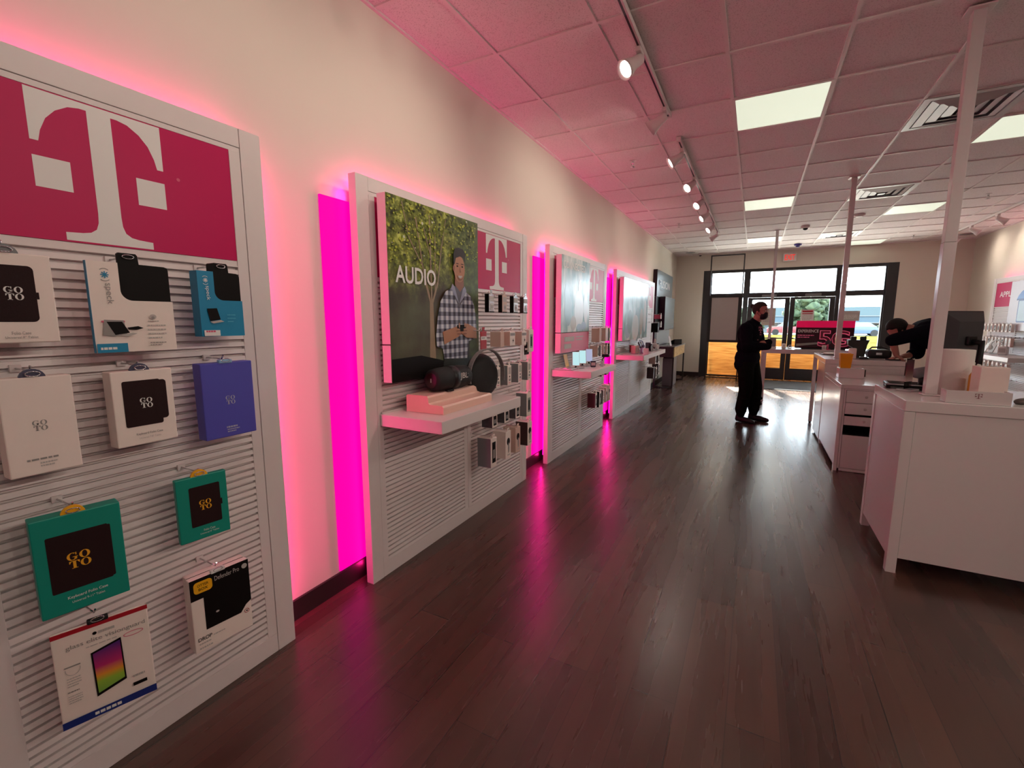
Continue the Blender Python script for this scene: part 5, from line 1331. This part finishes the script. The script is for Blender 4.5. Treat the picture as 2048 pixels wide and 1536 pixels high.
# ------------------------------------------------------------------ the long table by the doors
t = thing('digital_sign', 'dark framed sign with a pink top band and big pink outlined lettering', 'sign', (.675, 9.80, .981))
b = MB(); b.box(0, .865, 0, .06, .012, .505, BLACK, .006); b.build('case', t)
b = MB(); b.box(.1, .76, -.03, .09, 0, .012, BLACK, .003); b.build('foot', t)
p = Print(-.0006)
MAROON = mat('dark maroon screen', srgb(66, 30, 42), .2, vary=.2, scale=4); HOTP = mat('hot pink screen', srgb(226, 10, 84), .3, emit=srgb(226, 10, 84), estr=.35); PKL = mat('pink outline screen', srgb(226, 96, 130), .3, emit=srgb(226, 96, 130), estr=.3); MAR2 = mat('plum screen', srgb(120, 20, 52), .3)
p.rect(.012, .022, .853, .380, MAROON); p.rect(0, .385, .865, .505, HOTP)
p.text('EXPERIENCE', .03, .295, .055, PRINTW, w=.315, off=.02); p.bars(.03, .24, .25, 2, .035, PKL, .012)
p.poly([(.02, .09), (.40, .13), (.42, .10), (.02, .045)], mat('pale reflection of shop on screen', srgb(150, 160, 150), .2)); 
def outl(txt, u, v, h, w):
    p.text(txt, u-.006, v-.006, h+.012, PKL, w=w+.012, off=.035); p.text(txt, u+.004, v+.004, h-.008, MAR2, w=w-.008, off=.0)
outl('5', .35, .055, .275, .185); outl('G', .55, .055, .275, .25)
p.build('screen_print', t)
t = thing('white_gadget', 'round white speaker on the long table left of the dark sign', 'speaker', (.50, 9.75, .981))
b = MB(); b.lathe([(.001, 0), (.032, .001), (.036, .012), (.036, .075), (.030, .09), (.001, .092)], PRINTW, 26); b.build('body', t); b = MB(); b.ball((0, -.034, .055), .012, PRINTLG, 2, (1, .4, 1)); b.build('button', t)
t = thing('white_gadget', 'white ring shaped gadget beside the dark sign', 'gadget', (.60, 9.78, .981))
b = MB(); b.path([(.028*math.cos(2*PI*k/14), 0, .034+.028*math.sin(2*PI*k/14)) for k in range(15)], .006, PRINTW); b.build('ring', t); b = MB(); b.box(-.03, .03, -.02, .02, 0, .006, ACRYL); b.build('base', t)
t = thing('tablet_stand', 'grey tablet on a white stand at the left end of the long table', 'tablet', (.32, 9.72, .981))
b = MB(); b.box(-.05, .05, -.004, .004, .03, .20, GREYP, .004, mtx=Matrix.Rotation(R(-8), 4, 'X')); b.build('tablet', t); b = MB(); b.box(-.07, .06, -.05, .06, 0, .03, PRINTW, .004); b.build('stand', t)
t = thing('demo_phone', 'small white phone block in front of the dark sign', 'phone', (1.10, 9.60, .981))
b = MB(); b.box(-.03, .03, -.02, .02, 0, .08, PRINTW, .004); b.build('body', t); b = MB(); b.box(-.02, .02, -.0212, -.0202, .02, .07, PRINTLG); b.build('screen', t)
t = thing('demo_phone', 'dark round gadget on a pink stand in front of the dark sign', 'gadget', (1.16, 9.66, .981))
b = MB(); b.ball((0, 0, .13), .045, mat('slate plastic ball', (.05, .05, .06), .4), 3, (1, .35, .9)); b.build('disc', t); b = MB(); b.tube((0, 0, .01), (0, 0, .10), .012, PINKP); b.lathe([(.001, 0), (.045, 0), (.04, .012), (.001, .014)], PINKP, 20); b.build('stand', t)

# ------------------------------------------------------------------ papers on the glass
def notice(label, x, z, w, h, col, y=F0+.044, lines=PRINTLG, head=None):
    t = thing('window_notice', label, 'notice', (x, y, z))
    b = MB(); b.box(0, w, -.002, 0, 0, h, col); b.build('sheet', t)
    p = Print(-.0022)
    if head: p.rect(w*.1, h*.80, w*.9, h*.93, head); p.rect(w*.1, h*.66, w*.9, h*.73, head)
    p.bars(w*.12, h*.55, w*.76, 4, h*.11, lines, h*.05); p.build('print', t)
notice('white notice with red heading taped to the right door', .98, 1.43, .27, .32, PRINTW, head=REDC)
notice('plain grey sheet taped to the glass behind the middle pole', 1.79, 1.48, .35, .23, PRINTLG, lines=PRINTW)
notice('tan paper taped to the left door beside the standing person', .14, 1.37, .30, .42, mat('tan paper', (.50, .42, .36), .8), lines=PRINTG)

# black metal graphic frame standing at the window
t = thing('graphic_frame', 'tall thin black metal frame holding a blank pale panel at the left window', 'display frame', (-1.065, 12.60, 0))
for x in (0, .735): b = MB(); b.box(x, x+.028, 0, .028, 0, 3.09, BLACKMET); b.build('post', t)
for z in (3.062, .04): b = MB(); b.box(.028, .735, 0, .028, z, z+.028, BLACKMET); b.build('rail', t)
b = MB(); b.box(.028, .735, -.004, .03, .945, 1.005, BLACKMET); b.box(.028, .735, -.004, .03, 2.05, 2.10, BLACKMET); b.box(.028, .075, -.004, .03, 1.005, 2.05, BLACKMET); b.box(.675, .735, -.004, .03, 1.005, 2.05, BLACKMET); b.build('panel_border', t)
b = MB(); b.box(.075, .675, .004, .016, 1.005, 2.05, mat('blank pale panel', (.55, .47, .45), .6)); b.build('panel', t)
for x in (0, .735): b = MB(); b.box(x-.01, x+.038, -.14, .16, 0, .012, BLACKMET, .003); b.build('foot', t)

# ------------------------------------------------------------------ right wall display
RX = 3.83
d5, W5 = display('white slat wall display on the right wall with a pink sign', (RX, 11.66, 0), RW, 3, ['APPLE', '', ''], film=False, led=LED*.8, lamps='t')
def art_r(p, w, h):
    p.rect(0, 0, w, h, mat('pale lilac print', srgb(222, 216, 224), .4, vary=.03, scale=3))
    B1 = mat('blue print', srgb(84, 130, 200), .4); B2 = mat('pale blue print face', srgb(190, 210, 224), .4); B3 = mat('deep blue print', srgb(60, 84, 150), .4)
    p.rrect(.30, .13, .78, .49, .03, B3); p.rrect(.325, .155, .755, .475, .02, B2)
    p.poly([(.24, .50), (.84, .50), (.80, .56), (.70, .62), (.60, .66), (.46, .66), (.36, .62), (.28, .56)], B1); p.rect(.24, .485, .84, .51, B3); p.rrect(.46, .66, .60, .71, .02, B3)
poster('white poster with a blue outlined jar shape on the right wall', (RX, 10.72, 0), RW, .92, 1.33, 2.13, art_r, th=.05, lower=1.345)
shelf('white shelf on the right wall display, brightly lit', (RX, 11.35, 0), RW, 1.80, .93, .42)
G5 = 'accessory packs on the right wall display'
h5 = []
k = 0
for row, (z0, z1, n, u0, du, sty) in enumerate(((1.30, 1.43, 9, .16, .135, 'phone'), (1.06, 1.20, 10, .16, .125, 'icon'), (.62, .78, 8, .16, .16, 'phone'), (.34, .50, 8, .16, .16, 'icon'))):
    for i in range(n):
        u = u0 + du*i
        nth = ('first', 'second', 'third', 'fourth', 'fifth', 'sixth', 'seventh', 'eighth', 'ninth', 'tenth')[i]
        rw = ('top row, below the pink sign', 'row just above the right shelf', 'row just below the right shelf', 'lowest row on the right wall')[row]
        pack('white pack, %s from the corner in the %s' % (nth, rw), 11.66-u, z0, z1, .07, .04, RX-.15, CARD if (i+row) % 5 else TAN, SIDEG, sty if (i+row) % 4 else 'dark', G5, rz=RW); h5.append((u+.035, z1+.01, .155))
hooks(d5, h5)
for i, (u, kd, c, s) in enumerate(((.6, 'slab', PRINTW, 1.8), (.85, 'slab', PRINTLG, 1.6), (1.05, 'headset', PRINTW, 1.8), (1.3, 'box', PRINTW, 1.4))):
    gadget(('white slanted tablet nearest the corner on the right shelf', 'grey slanted tablet on the right shelf', 'white headset on the right shelf', 'white box at the near end of the right shelf')[i], RX-.2, 11.66-u, .931, kd, c, s, RW + .3*i)
pack('violet pack low on the right wall at the picture edge', 10.45, .50, .72, .12, .05, RX-.22, mat('violet carton', (.22, .02, .22), .4), PRINTK, 'card', G5, rz=RW)

# ------------------------------------------------------------------ people
def remesh(o, vox=.008, sm=4):
    m = o.modifiers.new('remesh', 'REMESH'); m.mode = 'VOXEL'; m.voxel_size = vox; m.use_smooth_shade = True
    s = o.modifiers.new('smooth', 'SMOOTH'); s.factor = .5; s.iterations = sm
    return o
def hand(b, wrist, d, palm_n, m, curl=.5, side=1, L=.165):
    """palm plus five fingers; d = direction of the hand, palm_n = out of the back of the hand"""
    d = Vector(d).normalized(); n = Vector(palm_n); n = (n - d*n.dot(d)).normalized(); s = d.cross(n)*side
    w = Vector(wrist)
    for a in (-.026, -.009, .009, .026): b.cap(w + d*.012 + s*a*.7, .015, w + d*.085 + s*a, .013, m, 1)
    for k, (a, ln) in enumerate(((-.030, .062), (-.010, .074), (.010, .080), (.029, .072))):
        p = w + d*.088 + s*a; ang = 0
        dd = d
        for q in range(3):
            ang = curl*(.35 + .45*q)
            dd = (d*math.cos(ang) - n*math.sin(ang) + s*a*1.2).normalized()
            e = p + dd*ln*(.45, .32, .26)[q]
            b.cap(p, .0092 - q*.0008, e, .0085 - q*.0008, m, 1); p = e
    p = w + d*.03 + s*.032
    t1 = p + (d*.6 + s*.75 - n*.25).normalized()*.04; t2 = t1 + (d*.9 + s*.2 - n*.35).normalized()*.032
    b.cap(p, .013, t1, .0105, m, 1); b.cap(t1, .0105, t2, .009, m, 1)
def head_shapes(b, c, f, up, m, r=.094):
    """c centre of the head, f forward, up"""
    f = Vector(f).normalized(); up = Vector(up); up = (up - f*up.dot(f)).normalized(); s = up.cross(f); c = Vector(c)
    M = Matrix((s, f, up)).transposed().to_4x4()
    b.ball(c + up*.02, r, m, 3, (.80, .98, 1.05), M); b.ball(c - up*.045 + f*.018, r*.80, m, 3, (.80, .92, 1.0), M)
    b.ball(c - up*.098 + f*.055, .030, m, 2, (1.1, .9, .7), M)
    b.cap(c + f*.088 + up*.012, .009, c + f*.104 - up*.018, .013, m, 1)
    for q in (-1, 1):
        b.ball(c + s*.077*q - f*.008 - up*.008, .026, m, 2, (.35, .7, 1.15), M)
        b.ball(c + s*.036*q + f*.079 + up*.016, .017, m, 1, (1, .6, .7), M)
        b.ball(c + s*.045*q + f*.062 - up*.020, .026, m, 1, (1, .8, 1), M)
    b.ball(c + f*.088 - up*.050, .017, m, 1, (1.4, .6, .55), M)
    return s, f, up, c, M

# standing person, black sweatshirt
t = thing('person', 'person in black sweatshirt and face mask standing with folded arms in the aisle', 'person', (-.02, 7.52, 0), R(68))
J = dict(pel=(0, .03, .95), wst=(0, .02, 1.08), chs=(0, -.0, 1.28), nck=(0, -.03, 1.47), hd=(0, -.085, 1.625))
b = MB()
hs, hf, hu, hc, HM = head_shapes(b, J['hd'], (0, -1, -.16), (0, -.1, 1), SKIN)
b.cap((0, -.015, 1.42), .062, (0, -.06, 1.55), .055, SKIN)
b.cap((-.05, .03, 1.30), .115, (.05, .03, 1.30), .115, SKIN); b.cap((0, .03, 1.30), .12, (0, .045, 1.0), .115, SKIN); b.cap((-.06, .04, .95), .105, (.06, .04, .95), .105, SKIN)
AR = []
for s in (-1, 1):
    sh, el, wr = (.175*s, .02, 1.385), (.235*s, -.03, 1.13), (-.02*s+.03*s, -.225, 1.155 + .03*s)
    b.cap((.08*s, 0, 1.41), .06, sh, .058, SKIN); b.cap(sh, .055, el, .042, SKIN); b.cap(el, .042, wr, .028, SKIN)
    AR.append((sh, el, wr, s))
    hand(b, wr, (-s*.76, .62, -.15), (0, -.5, .8), SKIN, .5, s)
    hp, kn, an = (.09*s, .03, .92), (.105*s, -.01, .50), (.115*s, .035, .09)
    if s > 0: kn = (.12, -.05, .50); an = (.135, -.045, .09)
    b.cap(hp, .09, kn, .062, SKIN); b.cap(kn, .058, (kn[0]*.5+an[0]*.5, kn[1]*.5+an[1]*.5+.015, .33), .058, SKIN); b.cap(kn, .055, an, .04, SKIN)
    b.cap((an[0], an[1]+.01, .065), .026, (an[0], an[1]-.09, .040), .018, SKIN)
body = remesh(b.build('body', t), .0075)
b = MB()
b.cap((-.06, .03, 1.32), .150, (.06, .03, 1.32), .150, CLOTHK); b.cap((-.055, .035, 1.12), .150, (.055, .035, 1.12), .150, CLOTHK); b.cap((-.07, .045, .95), .150, (.07, .045, .95), .150, CLOTHK)
b.cap((-.075, .06, .86), .135, (.075, .06, .86), .135, CLOTHK); b.ball((0, .10, 1.30), .13, CLOTHK, 2, (1.2, .8, 1.3))
b.cap((-.10, .01, 1.425), .072, (.10, .01, 1.425), .072, CLOTHK); b.cap((0, .0, 1.42), .085, (0, -.025, 1.475), .072, CLOTHK)
for sh, el, wr, s in AR:
    b.cap(sh, .083, el, .072, CLOTHK); b.cap(el, .074, wr, .050, CLOTHK); b.ball(el, .080, CLOTHK, 2); b.ball((sh[0]*1.02, sh[1], sh[2]-.12), .082, CLOTHK, 2)
remesh(b.build('sweatshirt', t), .009, 5)
b = MB()
b.cap((-.075, .035, .93), .128, (.075, .035, .93), .128, CLOTHN)
for s in (-1, 1):
    kn, an = ((.12, -.055, .50), (.135, -.04, .12)) if s > 0 else ((-.105, -.005, .50), (-.115, .04, .12))
    b.cap((.085*s, .03, .88), .118, kn, .093, CLOTHN); b.cap(kn, .090, (an[0], an[1], .20), .080, CLOTHN); b.cap((an[0], an[1], .20), .082, (an[0], an[1], .115), .058, CLOTHN)
    for q in range(4): b.ball((an[0]+.02*math.sin(q*2.1), an[1]-.03+.02*math.cos(q*1.7), .17+.09*q), .070, CLOTHN, 2, (1.05, 1.05, .4))
    b.ball((kn[0]+.055*s, kn[1]+.03, .68), .07, CLOTHN, 2, (.7, 1, 1.5))
remesh(b.build('trousers', t), .009, 4)
for s, an in ((1, (.135, -.04)), (-1, (-.115, .04))):
    b = MB(); a0 = .25*s
    dx, dy = math.sin(a0*.5), -math.cos(a0*.5)
    b.cap((an[0], an[1]+.03, .045), .044, (an[0]+dx*.10, an[1]+dy*.10, .042), .043, BLACK); b.cap((an[0]+dx*.10, an[1]+dy*.10, .038), .043, (an[0]+dx*.19, an[1]+dy*.19, .030), .030, BLACK); b.cap((an[0], an[1]+.02, .10), .045, (an[0], an[1]+.02, .05), .05, BLACK)
    for v in b.bm.verts: v.co.z = max(v.co.z, .0)
    remesh(b.build('shoe', t), .007, 3)
b = MB()
b.ball(hc + hu*.032 - hf*.012, .104, HAIRB, 3, (.86, 1.0, 1.02), HM)
for v in list(b.bm.verts):
    l = v.co - hc
    if l.dot(hf) > .035 and l.dot(hu) < .075: v.co -= hf*.05 + hu*.0
    if l.dot(hu) < -.03 and l.dot(hf) > -.02: v.co += hu*.03 - hf*.02
b.ball(hc - hf*.118 + hu*.055, .036, HAIRB, 2); b.cap(hc - hf*.10 + hu*.055, .022, hc - hf*.07 + hu*.05, .03, HAIRB)
remesh(b.build('hair', t), .007, 2)
b = MB()
b.ball(hc + hf*.062 - hu*.055, .062, BLACK, 3, (1.05, .85, .95), HM); b.ball(hc + hf*.085 - hu*.02, .028, BLACK, 2, (1.3, 1, .8), HM); b.ball(hc + hf*.05 - hu*.085, .045, BLACK, 2, (1.2, 1, .7), HM)
mk = remesh(b.build('face_mask', t), .006, 3)
b = MB()
for q in (-1, 1): b.tube(hc + hs*.058*q + hf*.05 - hu*.03, hc + hs*.080*q - hf*.018 + hu*.0, .002, BLACK, seg=6); b.tube(hc + hs*.058*q + hf*.04 - hu*.07, hc + hs*.080*q - hf*.018 - hu*.02, .002, BLACK, seg=6)
b.build('ear_loop', mk)
for q in (-1, 1):
    b = MB(); b.ball(hc + hs*.034*q + hf*.088 + hu*.016, .010, PRINTW, 2, (1.2, .6, .7), HM); e = b.build('eye', t)
    b = MB(); b.ball(hc + hs*.034*q + hf*.0945 + hu*.015, .005, PRINTK, 2, (1, .5, 1), HM); b.build('pupil', e)
    b = MB(); b.cap(hc + hs*.020*q + hf*.090 + hu*.034, .004, hc + hs*.050*q + hf*.082 + hu*.036, .003, HAIRB, 1); b.build('eyebrow', t)
p = Print(0); PKT = mat('pink chest logo', srgb(206, 110, 128), .6); p.tlogo(-.035, 0, .075, .09, PKT); p.bars(-.02, -.03, .05, 1, .02, PKT, .014)
p.build('chest_logo', t, (-.045, -.128, 1.315), (R(-6), 0, R(-12)))

# leaning person
t = thing('person', 'person in black leaning far over the middle counter with head down', 'person', (1.85, 6.95, 0))
b = MB()
hs, hf, hu, hc, HM = head_shapes(b, (-.335, .03, 1.385), (-.62, -.05, -.78), (-.75, 0, .62), SKIN)
b.cap((-.16, .02, 1.38), .060, (-.27, .02, 1.40), .056, SKIN)
b.cap((-.08, -.10, 1.36), .12, (-.08, .14, 1.36), .12, SKIN); b.cap((-.08, .02, 1.36), .12, (.16, .02, 1.16), .12, SKIN); b.cap((.18, -.06, 1.02), .11, (.18, .10, 1.02), .11, SKIN)
a1 = ((-.11, -.17, 1.375), (-.415, -.16, 1.265), (-.355, -.12, 1.095)); a2 = ((-.09, .20, 1.36), (-.10, .16, 1.10), (-.255, .0, 1.075))
for (sh, el, wr) in (a1, a2): b.cap(sh, .056, el, .043, SKIN); b.cap(el, .044, wr, .030, SKIN)
hand(b, a1[2], (.36, .0, -.30), (.3, -.2, 1), SKIN, .35, -1); hand(b, a2[2], (-.85, -.4, -.12), (0, 0, 1), SKIN, .4, 1)
for s in (-1, 1):
    b.cap((.20, .02+.09*s, .98), .09, (.17, .02+.10*s, .50), .062, SKIN); b.cap((.17, .02+.10*s, .50), .058, (.24, .02+.11*s, .09), .042, SKIN); b.cap((.24, .02+.11*s, .05), .026, (.13, .02+.12*s, .040), .018, SKIN)
remesh(b.build('body', t), .0075)
b = MB()
b.cap((-.08, -.10, 1.365), .138, (-.08, .14, 1.365), .138, CLOTHK); b.cap((-.06, .02, 1.36), .165, (.18, .02, 1.20), .155, CLOTHK); b.cap((.17, -.07, 1.08), .150, (.17, .11, 1.08), .150, CLOTHK); b.cap((.05, .02, 1.40), .13, (.22, .02, 1.28), .13, CLOTHK)
b.cap(a1[0], .085, a1[1], .072, CLOTHK); b.cap(a2[0], .088, a2[1], .072, CLOTHK); b.cap(a2[1], .070, (a2[1][0]*.55+a2[2][0]*.45, a2[1][1]*.55+a2[2][1]*.45, 1.10), .055, CLOTHK)
remesh(b.build('jacket', t), .009, 5)
b = MB()
b.cap((.18, -.07, .98), .140, (.18, .11, .98), .140, CLOTHN)
for s in (-1, 1): b.cap((.20, .02+.09*s, .92), .112, (.17, .02+.10*s, .50), .085, CLOTHN); b.cap((.17, .02+.10*s, .50), .082, (.24, .02+.11*s, .11), .066, CLOTHN)
remesh(b.build('trousers', t), .009, 4)
for s in (-1, 1):
    b = MB(); b.cap((.26, .02+.11*s, .046), .045, (.13, .02+.12*s, .042), .043, BLACK); b.cap((.13, .02+.12*s, .04), .043, (.06, .02+.125*s, .032), .031, BLACK)
    for v in b.bm.verts: v.co.z = max(v.co.z, 0)
    remesh(b.build('shoe', t), .007, 3)
b = MB(); b.ball(hc + hu*.030 - hf*.016, .108, HAIRM, 3, (.88, 1.0, 1.02), HM)
for v in list(b.bm.verts):
    l = v.co - hc
    if l.dot(hf) > .045 and l.dot(hu) < .06: v.co -= hf*.05
remesh(b.build('hair', t), .007, 2)
b = MB(); b.ball(hc + hf*.062 - hu*.055, .060, PRINTG, 3, (1.05, .85, .95), HM); b.ball(hc + hf*.085 - hu*.02, .026, PRINTG, 2, (1.3, 1, .8), HM); remesh(b.build('face_mask', t), .006, 3)
